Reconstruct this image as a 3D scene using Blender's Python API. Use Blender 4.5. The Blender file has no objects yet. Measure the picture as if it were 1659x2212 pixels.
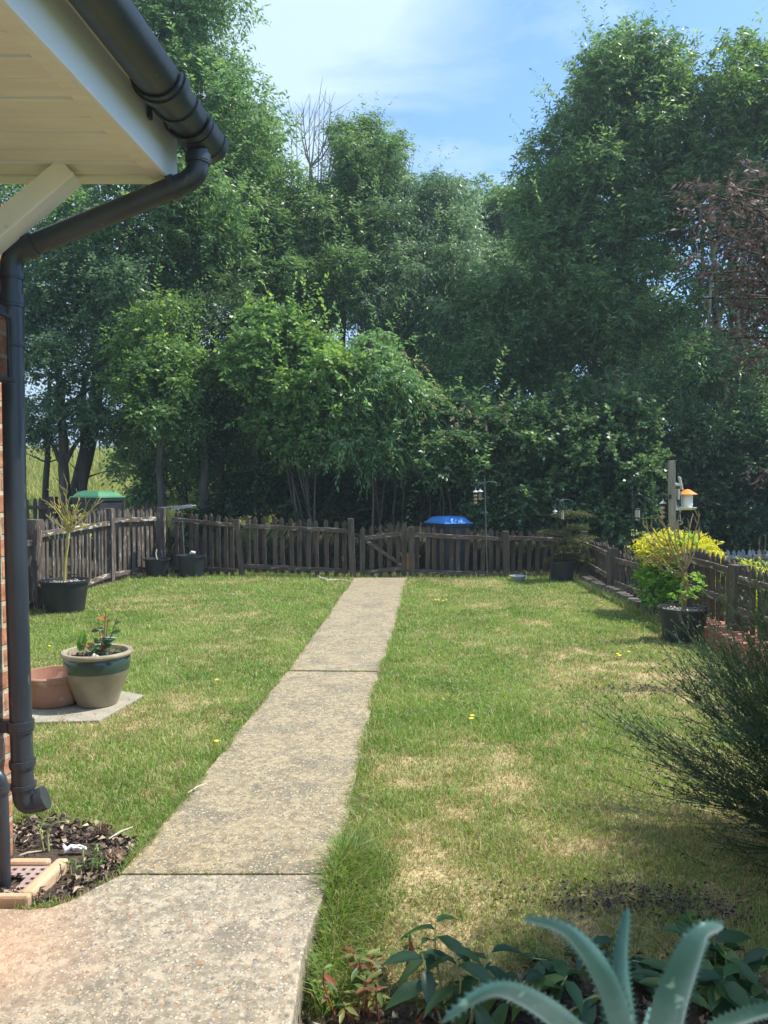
import bpy, math, random
import numpy as np
from mathutils import Vector, Matrix
R = math.radians
random.seed(7)
C = bpy.context.scene.collection
scene = bpy.context.scene

# ------------------------------------------------------------------ camera
F, CX, CY, H = 1662.0, 829.5, 1106.0, 1.5
PITCH = math.atan(56 / F)
cam_d = bpy.data.cameras.new('camera'); cam = bpy.data.objects.new('camera', cam_d); C.objects.link(cam)
cam.location = (0, 0, H); cam.rotation_euler = (R(90) - PITCH, 0, 0)
cam_d.sensor_fit = 'VERTICAL'; cam_d.sensor_height = 36; cam_d.lens = 36 * F / 2212
cam_d.clip_start = 0.02; cam_d.clip_end = 1500
cam_d.dof.use_dof = True; cam_d.dof.focus_distance = 6; cam_d.dof.aperture_fstop = 9
scene.camera = cam

def at(px, py, Y):
    x = (px - CX) / F; y = (CY - py) / F
    cy, cz = math.cos(PITCH) + y * math.sin(PITCH), -math.sin(PITCH) + y * math.cos(PITCH)
    t = Y / cy
    return Vector((x * t, Y, H + cz * t))
def gr(px, py, z=0.0):
    x = (px - CX) / F; y = (CY - py) / F
    cy, cz = math.cos(PITCH) + y * math.sin(PITCH), -math.sin(PITCH) + y * math.cos(PITCH)
    t = (z - H) / cz
    return Vector((x * t, cy * t, z))

# ------------------------------------------------------------------ light
SUN_AZ, SUN_EL = R(80), R(57)            # azimuth measured from +Y towards +X
sun_dir = Vector((math.sin(SUN_AZ) * math.cos(SUN_EL), math.cos(SUN_AZ) * math.cos(SUN_EL), math.sin(SUN_EL)))
sd = bpy.data.lights.new('sun', 'SUN'); sd.energy = 4.6; sd.angle = R(0.55); sd.color = (1, 0.95, 0.86)
so = bpy.data.objects.new('sun', sd); C.objects.link(so)
so.rotation_euler = (-sun_dir).to_track_quat('-Z', 'Y').to_euler()
world = bpy.data.worlds.new('World'); scene.world = world; world.use_nodes = True
wn, wl = world.node_tree.nodes, world.node_tree.links
wn.clear()
def wnode(t, **k):
    n = wn.new(t)
    for a, b in k.items(): setattr(n, a, b)
    return n
sky = wnode('ShaderNodeTexSky', sky_type='NISHITA', sun_disc=False, sun_elevation=SUN_EL, sun_rotation=SUN_AZ,
            air_density=1.0, dust_density=0.35, ozone_density=0.9, altitude=50)
tc = wnode('ShaderNodeTexCoord')
sep = wnode('ShaderNodeSeparateXYZ'); wl.new(tc.outputs['Generated'], sep.inputs[0])
def wm(op, a, b=None, c=None):
    n = wnode('ShaderNodeMath', operation=op)
    for i, v in enumerate((a, b, c)):
        if v is None: continue
        if isinstance(v, (int, float)): n.inputs[i].default_value = v
        else: wl.new(v, n.inputs[i])
    return n.outputs[0]
# wispy high cloud: thick on the side away from the sun, torn into streaks towards it
n1 = wnode('ShaderNodeTexNoise'); mp = wnode('ShaderNodeMapping'); wl.new(tc.outputs['Generated'], mp.inputs[0])
mp.inputs['Rotation'].default_value = (0.2, R(28), 0.1); mp.inputs['Scale'].default_value = (1.5, 1.5, 3.0); mp.inputs['Location'].default_value = (1.3, 0.9, 2.2)
wl.new(mp.outputs[0], n1.inputs['Vector']); n1.inputs['Scale'].default_value = 2.0; n1.inputs['Detail'].default_value = 8
n1.inputs['Roughness'].default_value = 0.58; n1.inputs['Distortion'].default_value = 0.9
n2 = wnode('ShaderNodeTexNoise'); wl.new(tc.outputs['Generated'], n2.inputs['Vector']); n2.inputs['Scale'].default_value = 2.2; n2.inputs['Detail'].default_value = 4
grad = wm('MULTIPLY_ADD', sep.outputs['X'], -1.15, 0.13)
dens = wm('ADD', wm('ADD', n1.outputs['Fac'], grad), wm('MULTIPLY_ADD', n2.outputs['Fac'], 0.5, -0.25))
ramp = wnode('ShaderNodeValToRGB'); wl.new(dens, ramp.inputs[0])
ramp.color_ramp.elements[0].position = 0.4; ramp.color_ramp.elements[0].color = (0, 0, 0, 1)
ramp.color_ramp.elements[1].position = 0.68; ramp.color_ramp.elements[1].color = (0.9, 0.9, 0.9, 1)
up = wm('GREATER_THAN', sep.outputs['Z'], 0.0)
fac = wm('MULTIPLY', ramp.outputs[0], up)
mixc = wnode('ShaderNodeMix', data_type='RGBA'); wl.new(fac, mixc.inputs[0]); tint = wnode('ShaderNodeMix', data_type='RGBA', blend_type='MULTIPLY'); tint.inputs[0].default_value = 1; tint.inputs[7].default_value = (0.6, 0.84, 1.1, 1)
wl.new(sky.outputs[0], tint.inputs[6]); wl.new(tint.outputs[2], mixc.inputs[6])
mixc.inputs[7].default_value = (3.2, 4.0, 4.9, 1)
bg = wnode('ShaderNodeBackground'); bg.inputs['Strength'].default_value = 0.15; wl.new(mixc.outputs[2], bg.inputs[0])
wo = wnode('ShaderNodeOutputWorld'); wl.new(bg.outputs[0], wo.inputs[0])
scene.view_settings.view_transform = 'Standard'; scene.view_settings.look = 'None'
scene.view_settings.gamma = 1; scene.view_settings.use_curve_mapping = False
scene.view_settings.exposure = 0.78
scene.render.engine = 'CYCLES'
scene.cycles.max_bounces = 8; scene.cycles.transparent_max_bounces = 8

# ------------------------------------------------------------------ materials
MATS = {}
def mat(name, c1, c2=None, rough=0.7, scale=8.0, stretch=(1, 1, 1), bump=0.0, bscale=None, detail=6, spec=0.4, lo=0.35, hi=0.65,
        c3=None, s3=60.0, t3=0.62, metallic=0.0, coat=0.0, transl=0.0, attr=None, distort=0.0, coord='Object'):
    if name in MATS: return MATS[name]
    m = bpy.data.materials.new(name); m.use_nodes = True
    nt = m.node_tree; N, L = nt.nodes, nt.links
    b = N['Principled BSDF']; b.inputs['Roughness'].default_value = rough; b.inputs['Specular IOR Level'].default_value = spec
    b.inputs['Metallic'].default_value = metallic; b.inputs['Coat Weight'].default_value = coat
    t = N.new('ShaderNodeTexCoord'); mpn = N.new('ShaderNodeMapping'); L.new(t.outputs[coord], mpn.inputs[0]); mpn.inputs['Scale'].default_value = stretch
    if attr:
        a = N.new('ShaderNodeAttribute'); a.attribute_name = attr; col = a.outputs['Color']
        if c2 is not None:
            nz = N.new('ShaderNodeTexNoise'); L.new(mpn.outputs[0], nz.inputs[0]); nz.inputs['Scale'].default_value = scale; nz.inputs['Detail'].default_value = detail
            rp = N.new('ShaderNodeValToRGB'); L.new(nz.outputs['Fac'], rp.inputs[0])
            rp.color_ramp.elements[0].position = lo; rp.color_ramp.elements[0].color = (*c1, 1); rp.color_ramp.elements[1].position = hi; rp.color_ramp.elements[1].color = (*c2, 1)
            mx = N.new('ShaderNodeMix'); mx.data_type = 'RGBA'; mx.blend_type = 'MULTIPLY'; mx.inputs[0].default_value = 1
            L.new(col, mx.inputs[6]); L.new(rp.outputs[0], mx.inputs[7]); col = mx.outputs[2]
    else:
        nz = N.new('ShaderNodeTexNoise'); L.new(mpn.outputs[0], nz.inputs[0]); nz.inputs['Scale'].default_value = scale; nz.inputs['Detail'].default_value = detail
        nz.inputs['Distortion'].default_value = distort; nz.inputs['Roughness'].default_value = 0.6
        rp = N.new('ShaderNodeValToRGB'); L.new(nz.outputs['Fac'], rp.inputs[0])
        rp.color_ramp.elements[0].position = lo; rp.color_ramp.elements[0].color = (*c1, 1)
        rp.color_ramp.elements[1].position = hi; rp.color_ramp.elements[1].color = (*(c2 or [v * 0.8 for v in c1]), 1)
        col = rp.outputs[0]
        if c3:
            n3 = N.new('ShaderNodeTexNoise'); L.new(mpn.outputs[0], n3.inputs[0]); n3.inputs['Scale'].default_value = s3; n3.inputs['Detail'].default_value = 4
            r3 = N.new('ShaderNodeValToRGB'); L.new(n3.outputs['Fac'], r3.inputs[0]); r3.color_ramp.elements[0].position = t3; r3.color_ramp.elements[1].position = t3 + 0.06
            mx = N.new('ShaderNodeMix'); mx.data_type = 'RGBA'; L.new(r3.outputs[0], mx.inputs[0]); L.new(col, mx.inputs[6]); mx.inputs[7].default_value = (*c3, 1)
            col = mx.outputs[2]
    L.new(col, b.inputs['Base Color'])
    if bump:
        nb = N.new('ShaderNodeTexNoise'); L.new(mpn.outputs[0], nb.inputs[0]); nb.inputs['Scale'].default_value = bscale or scale * 3; nb.inputs['Detail'].default_value = 5
        bp = N.new('ShaderNodeBump'); bp.inputs['Strength'].default_value = bump; bp.inputs['Distance'].default_value = 0.01
        L.new(nb.outputs['Fac'], bp.inputs['Height']); L.new(bp.outputs[0], b.inputs['Normal'])
    if transl:
        tr = N.new('ShaderNodeBsdfTranslucent'); ms = N.new('ShaderNodeMixShader'); ms.inputs[0].default_value = transl
        hs = N.new('ShaderNodeHueSaturation'); hs.inputs['Saturation'].default_value = 1.15; hs.inputs['Value'].default_value = 1.5; hs.inputs['Hue'].default_value = 0.485
        L.new(col, hs.inputs['Color']); L.new(hs.outputs[0], tr.inputs[0])
        L.new(b.outputs[0], ms.inputs[1]); L.new(tr.outputs[0], ms.inputs[2]); L.new(ms.outputs[0], N['Material Output'].inputs[0])
    MATS[name] = m
    return m

M_leaf = mat('leaf_foliage', (1, 1, 1), attr='Col', rough=0.42, spec=0.6, transl=0.45)
M_leafm = mat('leaf_matt', (1, 1, 1), attr='Col', rough=0.55, spec=0.35, transl=0.32)
M_grass = mat('grass_blade', (1, 1, 1), attr='Col', rough=0.5, spec=0.4, transl=0.35)
M_litter = mat('leaf_litter', (1, 1, 1), attr='Col', rough=0.8, spec=0.2)
M_bark = mat('bark', (0.045, 0.036, 0.028), (0.12, 0.1, 0.078), rough=0.9, scale=6, stretch=(1, 1, 0.25), bump=0.8, bscale=14)
M_barkg = mat('bark_grey_green', (0.15, 0.15, 0.11), (0.3, 0.29, 0.22), rough=0.85, scale=5, stretch=(1, 1, 0.3), bump=0.5, bscale=14)
M_deadwood = mat('dead_wood', (0.25, 0.22, 0.19), (0.4, 0.36, 0.32), rough=0.9, scale=9, stretch=(1, 1, .3))
M_wood = mat('fence_wood_dark', (0.045, 0.031, 0.022), (0.11, 0.08, 0.057), rough=0.85, scale=5, stretch=(3, 3, 0.6), bump=0.5, bscale=26, c3=(0.17, 0.14, 0.11), s3=9, t3=0.64, coord='Object')
M_wood2 = mat('fence_wood_weathered', (0.06, 0.044, 0.033), (0.14, 0.11, 0.085), rough=0.85, scale=5, stretch=(3, 3, 0.6), bump=0.5, bscale=26, c3=(0.34, 0.3, 0.25), s3=11, t3=0.6)
M_woodr = mat('rail_wood_weathered', (0.07, 0.05, 0.038), (0.17, 0.135, 0.1), rough=0.85, scale=4, stretch=(0.8, 0.8, 4), bump=0.5, bscale=26, c3=(0.55, 0.5, 0.43), s3=7, t3=0.55)
M_postd = mat('post_wood_dark', (0.05, 0.038, 0.028), (0.12, 0.095, 0.07), rough=0.85, scale=7, stretch=(4, 4, 0.5), bump=0.4, bscale=30)
M_woodrd = mat('rail_wood_dark', (0.06, 0.043, 0.03), (0.14, 0.105, 0.078), rough=0.85, scale=4, stretch=(0.8, 0.8, 4), bump=0.5, bscale=26, c3=(0.34, 0.3, 0.25), s3=9, t3=0.58)
M_woodg = mat('fence_wood_grey', (0.2, 0.2, 0.2), (0.36, 0.36, 0.35), rough=0.85, scale=6, stretch=(3, 3, 0.5), bump=0.4, bscale=20)
M_post = mat('post_wood', (0.2, 0.17, 0.13), (0.34, 0.3, 0.24), rough=0.85, scale=7, stretch=(4, 4, 0.5), bump=0.4, bscale=30)
M_black = mat('black_plastic_pipe', (0.018, 0.024, 0.031), (0.034, 0.042, 0.05), rough=0.38, scale=5, spec=0.6, stretch=(1, 1, .35), c3=(0.075, 0.08, 0.08), s3=30, t3=0.66, bump=0.05)
M_pot = mat('black_plastic_pot', (0.015, 0.018, 0.02), (0.03, 0.034, 0.036), rough=0.55, scale=6, spec=0.45, c3=(0.1, 0.1, 0.09), s3=14, t3=0.72)
M_iron = mat('black_iron', (0.015, 0.015, 0.017), (0.04, 0.04, 0.04), rough=0.5, scale=20)
M_pole = mat('grey_metal_pole', (0.1, 0.11, 0.12), (0.2, 0.21, 0.22), rough=0.4, scale=20, metallic=0.5)
M_white = mat('white_painted', (0.76, 0.79, 0.82), (0.8, 0.82, 0.84), rough=0.45, scale=4, c3=(0.42, 0.38, 0.32), s3=7, t3=0.7, bump=0.1)
M_cream = mat('cream_soffit', (0.84, 0.80, 0.70), (0.76, 0.71, 0.61), rough=0.6, scale=3, stretch=(1, 6, 1), c3=(0.5, 0.4, 0.3), s3=10, t3=0.72, bump=0.15)
M_felt = mat('roof_felt', (0.16, 0.14, 0.12), (0.26, 0.23, 0.2), rough=0.9, scale=20, bump=0.3)
M_tile = mat('roof_tile', (0.16, 0.09, 0.06), (0.25, 0.14, 0.1), rough=0.85, scale=8, bump=0.3)
M_terra = mat('terracotta', (0.34, 0.17, 0.11), (0.44, 0.24, 0.16), rough=0.85, scale=5, c3=(0.5, 0.36, 0.27), s3=9, t3=0.62, bump=0.25, bscale=40)
M_glaze_tan = mat('glaze_tan', (0.22, 0.18, 0.12), (0.28, 0.24, 0.165), rough=0.3, scale=6, spec=0.5, coat=0.2)
M_glaze_green = mat('glaze_green', (0.028, 0.055, 0.045), (0.045, 0.08, 0.065), rough=0.2, scale=6, spec=0.6, coat=0.4)
M_glaze_rim = mat('glaze_rim', (0.42, 0.35, 0.24), (0.3, 0.25, 0.16), rough=0.35, scale=14, spec=0.5)
M_soil = mat('soil', (0.022, 0.017, 0.013), (0.085, 0.065, 0.05), rough=0.95, scale=18, bump=1.0, bscale=50, c3=(0.2, 0.16, 0.12), s3=45, t3=0.64)
M_woodfloor = mat('woodland_floor', (0.035, 0.035, 0.02), (0.1, 0.09, 0.045), rough=0.95, scale=1.2, bump=0.8, bscale=20)
M_chip = mat('gravel_mulch', (0.2, 0.17, 0.15), (0.5, 0.45, 0.4), rough=0.9, scale=60, bump=1.0, bscale=70, detail=3)
M_slab = mat('paving_slab', (0.28, 0.25, 0.19), (0.38, 0.34, 0.26), rough=0.85, scale=9, c3=(0.25, 0.24, 0.19), s3=20, t3=0.66, bump=0.3)
M_curb = mat('gully_kerb', (0.5, 0.32, 0.19), (0.6, 0.42, 0.26), rough=0.85, scale=7, bump=0.3, bscale=40, c3=(0.36, 0.25, 0.17), s3=14, t3=0.66)
M_grate = mat('grate_iron', (0.3, 0.21, 0.18), (0.42, 0.31, 0.27), rough=0.7, scale=14, bump=0.3)
M_dark = mat('dark_void', (0.01, 0.01, 0.01), (0.02, 0.018, 0.015), rough=0.9)
M_blue = mat('blue_plastic', (0.04, 0.2, 0.6), (0.08, 0.28, 0.66), rough=0.5, spec=0.3, scale=3)
M_green = mat('green_plastic', (0.05, 0.2, 0.09), (0.08, 0.26, 0.12), rough=0.45, scale=4)
M_binb = mat('bin_body_plastic', (0.025, 0.03, 0.032), (0.05, 0.055, 0.055), rough=0.5, scale=4)
M_wplas = mat('white_plastic', (0.72, 0.70, 0.64), (0.8, 0.78, 0.72), rough=0.35, scale=5)
M_orange = mat('orange_plastic', (0.75, 0.24, 0.03), (0.85, 0.33, 0.06), rough=0.4, scale=5)
M_grey = mat('grey_plastic', (0.32, 0.35, 0.37), (0.4, 0.42, 0.44), rough=0.5, scale=8)
M_seed = mat('seed', (0.42, 0.3, 0.14), (0.65, 0.5, 0.28), rough=0.8, scale=90)
M_glass = mat('feeder_tube', (0.25, 0.25, 0.2), (0.5, 0.42, 0.28), rough=0.25, scale=40, spec=0.6)
M_stem_y = mat('yellow_stem', (0.42, 0.33, 0.07), (0.30, 0.25, 0.1), rough=0.6, scale=14)
M_stem_b = mat('brown_stem', (0.22, 0.15, 0.06), (0.32, 0.24, 0.11), rough=0.65, scale=14)
M_stem_g = mat('green_stem', (0.28, 0.32, 0.12), (0.36, 0.4, 0.17), rough=0.5, scale=14)
M_stem_r = mat('red_stem', (0.22, 0.06, 0.035), (0.3, 0.12, 0.06), rough=0.5, scale=14)
M_aloe = mat('aloe_skin', (0.035, 0.105, 0.088), (0.10, 0.19, 0.155), rough=0.45, scale=9, spec=0.5, c3=(0.24, 0.34, 0.27), s3=50, t3=0.62)
M_stone = mat('stone', (0.08, 0.07, 0.055), (0.22, 0.19, 0.15), rough=0.9, scale=6, bump=0.6)
M_paper = mat('white_paper', (0.8, 0.82, 0.88), (0.7, 0.72, 0.78), rough=0.8, scale=20, bump=0.3)
M_cone = mat('pine_cone', (0.1, 0.05, 0.03), (0.42, 0.3, 0.2), rough=0.9, scale=60)
M_twig = mat('bleached_twig', (0.5, 0.44, 0.33), (0.62, 0.55, 0.43), rough=0.9, scale=30)
M_pale = mat('pale_plaster', (0.7, 0.68, 0.63), (0.76, 0.74, 0.7), rough=0.7, scale=4)
M_flower = mat('yellow_petal', (0.8, 0.6, 0.02), (0.85, 0.7, 0.05), rough=0.6)

def brick_mat(name, c1, c2, mortar, w, h, axes, rot=0.0, offset=0.5, msize=0.011, loc=(0, 0, 0)):
    m = bpy.data.materials.new(name); m.use_nodes = True; N, L = m.node_tree.nodes, m.node_tree.links
    b = N['Principled BSDF']; b.inputs['Roughness'].default_value = 0.9; b.inputs['Specular IOR Level'].default_value = 0.2
    t = N.new('ShaderNodeTexCoord'); s = N.new('ShaderNodeSeparateXYZ'); c = N.new('ShaderNodeCombineXYZ'); L.new(t.outputs['Object'], s.inputs[0])
    L.new(s.outputs[axes[0]], c.inputs[0]); L.new(s.outputs[axes[1]], c.inputs[1])
    mp_ = N.new('ShaderNodeMapping'); L.new(c.outputs[0], mp_.inputs[0]); mp_.inputs['Location'].default_value = loc
    br = N.new('ShaderNodeTexBrick'); L.new(mp_.outputs[0], br.inputs['Vector']); br.inputs['Scale'].default_value = 1
    br.inputs['Brick Width'].default_value = w; br.inputs['Row Height'].default_value = h; br.inputs['Mortar Size'].default_value = msize
    br.inputs['Mortar Smooth'].default_value = 0.3; br.offset = offset
    br.inputs['Color1'].default_value = (*c1, 1); br.inputs['Color2'].default_value = (*c2, 1); br.inputs['Mortar'].default_value = (*mortar, 1)
    nz = N.new('ShaderNodeTexNoise'); L.new(t.outputs['Object'], nz.inputs[0]); nz.inputs['Scale'].default_value = 28; nz.inputs['Detail'].default_value = 6
    rp = N.new('ShaderNodeValToRGB'); L.new(nz.outputs[0], rp.inputs[0]); rp.color_ramp.elements[0].color = (.6, .6, .6, 1); rp.color_ramp.elements[1].color = (1.25, 1.25, 1.25, 1)
    rp.color_ramp.elements[0].position = .3; rp.color_ramp.elements[1].position = .7
    mx = N.new('ShaderNodeMix'); mx.data_type = 'RGBA'; mx.blend_type = 'MULTIPLY'; mx.inputs[0].default_value = 1
    L.new(br.outputs['Color'], mx.inputs[6]); L.new(rp.outputs[0], mx.inputs[7]); L.new(mx.outputs[2], b.inputs['Base Color'])
    ad = N.new('ShaderNodeMath'); ad.operation = 'MULTIPLY_ADD'; L.new(br.outputs['Fac'], ad.inputs[0]); ad.inputs[1].default_value = -1.0; L.new(nz.outputs[0], ad.inputs[2])
    bp = N.new('ShaderNodeBump'); bp.inputs['Strength'].default_value = 0.8; bp.inputs['Distance'].default_value = 0.008
    L.new(ad.outputs[0], bp.inputs['Height']); L.new(bp.outputs[0], b.inputs['Normal'])
    return m
M_brick = brick_mat('brick_wall', (0.42, 0.19, 0.11), (0.52, 0.27, 0.16), (0.5, 0.42, 0.3), 0.245, 0.0885, (1, 2), loc=(0.05, 0.03, 0))
M_brick2 = brick_mat('brick_coping', (0.36, 0.13, 0.085), (0.47, 0.2, 0.13), (0.2, 0.17, 0.14), 0.4, 0.075, (0, 1), offset=0.0, msize=0.006, loc=(0.19, 0, 0))

def concrete_mat(name, base, light, dark, tint):
    m = bpy.data.materials.new(name); m.use_nodes = True; N, L = m.node_tree.nodes, m.node_tree.links
    b = N['Principled BSDF']; b.inputs['Roughness'].default_value = 0.85; b.inputs['Specular IOR Level'].default_value = 0.3
    t = N.new('ShaderNodeTexCoord')
    def noise(s, d=6, dist=0.0):
        n = N.new('ShaderNodeTexNoise'); L.new(t.outputs['Object'], n.inputs[0]); n.inputs['Scale'].default_value = s; n.inputs['Detail'].default_value = d; n.inputs['Distortion'].default_value = dist
        n.inputs['Roughness'].default_value = 0.62; return n.outputs['Fac']
    def rampv(v, a, b_, ca=0.0, cb=1.0):
        r = N.new('ShaderNodeMapRange'); L.new(v, r.inputs[0]); r.inputs[1].default_value = a; r.inputs[2].default_value = b_; r.inputs[3].default_value = ca; r.inputs[4].default_value = cb; return r.outputs[0]
    def mix(f, a, bb, blend='MIX'):
        x = N.new('ShaderNodeMix'); x.data_type = 'RGBA'; x.blend_type = blend
        if isinstance(f, (int, float)): x.inputs[0].default_value = f
        else: L.new(f, x.inputs[0])
        for v, i in ((a, 6), (bb, 7)):
            if isinstance(v, tuple): x.inputs[i].default_value = (*v, 1)
            else: L.new(v, x.inputs[i])
        return x.outputs[2]
    col = mix(rampv(noise(1.3), .35, .65), base, tuple(v * 0.78 for v in base))
    col = mix(rampv(noise(26, 9), .44, .58, 0, .9), col, tuple(v * 1.42 for v in base)); col = mix(rampv(noise(38, 6, .5), .52, .62, 0, .75), col, dark)
    col = mix(rampv(noise(3.3, 8, .4), .5, .66, 0, .8), col, dark); col = mix(rampv(noise(9, 8, .6), .56, .66, 0, .7), col, dark)
    # exposed stones: two sizes of cells, only some of them showing
    wn_ = N.new('ShaderNodeTexNoise'); L.new(t.outputs['Object'], wn_.inputs[0]); wn_.inputs['Scale'].default_value = 55; wn_.inputs['Detail'].default_value = 3
    wv = N.new('ShaderNodeVectorMath'); wv.operation = 'MULTIPLY_ADD'; L.new(wn_.outputs['Color'], wv.inputs[0]); wv.inputs[1].default_value = (.026, .026, .026); L.new(t.outputs['Object'], wv.inputs[2])
    vs = []
    for sc, thr, d0 in ((62.0, 0.6, 0.42), (120.0, 0.42, 0.44)):
        v = N.new('ShaderNodeTexVoronoi'); L.new(wv.outputs[0], v.inputs['Vector']); v.inputs['Scale'].default_value = sc
        s = N.new('ShaderNodeSeparateColor'); L.new(v.outputs['Color'], s.inputs[0])
        on = rampv(s.outputs[0], thr, thr + .02); near = rampv(v.outputs['Distance'], d0, d0 - .1)
        k = N.new('ShaderNodeMath'); k.operation = 'MULTIPLY'; L.new(on, k.inputs[0]); L.new(near, k.inputs[1])
        cr = N.new('ShaderNodeValToRGB'); L.new(s.outputs[1], cr.inputs[0]); cr.color_ramp.interpolation = 'CONSTANT'
        e = cr.color_ramp.elements; e[0].color = (*light, 1); e[0].position = 0
        e[1].position = .42; e[1].color = (*[x * .8 for x in light], 1)
        for p, cc in ((.55, (0.38, 0.25, 0.13)), (.66, (0.16, 0.15, 0.145)), (.8, (0.27, 0.26, 0.24)), (.92, (0.42, 0.2, 0.1))):
            q = e.new(p); q.color = (*cc, 1)
        col = mix(k.outputs[0], col, cr.outputs[0]); vs.append(k.outputs[0])
    if tint:   # pink lens flare near the gully, painted into the concrete colour
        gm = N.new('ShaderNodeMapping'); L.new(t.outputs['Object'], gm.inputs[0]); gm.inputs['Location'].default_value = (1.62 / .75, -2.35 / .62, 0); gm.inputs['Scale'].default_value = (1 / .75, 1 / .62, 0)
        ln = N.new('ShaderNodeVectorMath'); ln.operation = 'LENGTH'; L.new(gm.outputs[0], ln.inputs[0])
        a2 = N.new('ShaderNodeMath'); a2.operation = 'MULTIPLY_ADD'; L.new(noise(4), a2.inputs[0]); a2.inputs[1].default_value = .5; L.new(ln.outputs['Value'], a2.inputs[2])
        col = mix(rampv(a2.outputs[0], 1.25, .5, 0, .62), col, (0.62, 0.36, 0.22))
    L.new(col, b.inputs['Base Color'])
    hgt = N.new('ShaderNodeMath'); hgt.operation = 'MULTIPLY_ADD'; L.new(vs[0], hgt.inputs[0]); hgt.inputs[1].default_value = .6; L.new(noise(45, 6), hgt.inputs[2])
    bp = N.new('ShaderNodeBump'); bp.inputs['Strength'].default_value = 0.75; bp.inputs['Distance'].default_value = 0.006
    L.new(hgt.outputs[0], bp.inputs['Height']); L.new(bp.outputs[0], b.inputs['Normal'])
    return m
M_conc = concrete_mat('concrete_path', (0.275, 0.225, 0.135), (0.5, 0.43, 0.3), (0.15, 0.135, 0.095), False)
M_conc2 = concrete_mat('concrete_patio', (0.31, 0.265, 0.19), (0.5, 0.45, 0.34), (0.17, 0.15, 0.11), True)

# ------------------------------------------------------------------ geometry helpers
def link(name, me, m, parent=None, smooth=False, loc=None):
    o = bpy.data.objects.new(name, me); C.objects.link(o)
    if m is not None: me.materials.append(m)
    if parent is not None: o.parent = parent
    if smooth:
        me.polygons.foreach_set('use_smooth', np.ones(len(me.polygons), dtype=bool))
    if loc is not None: o.location = loc
    return o
def tag(o, label=None, cat=None, group=None, kind=None):
    if label: o['label'] = label
    if cat: o['category'] = cat
    if group: o['group'] = group
    if kind: o['kind'] = kind
    return o
def thing(name, label, cat, loc=(0, 0, 0), group=None):
    o = bpy.data.objects.new(name, None); C.objects.link(o); o.location = loc; o.empty_display_size = 0.1
    return tag(o, label, cat, group)

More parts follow.
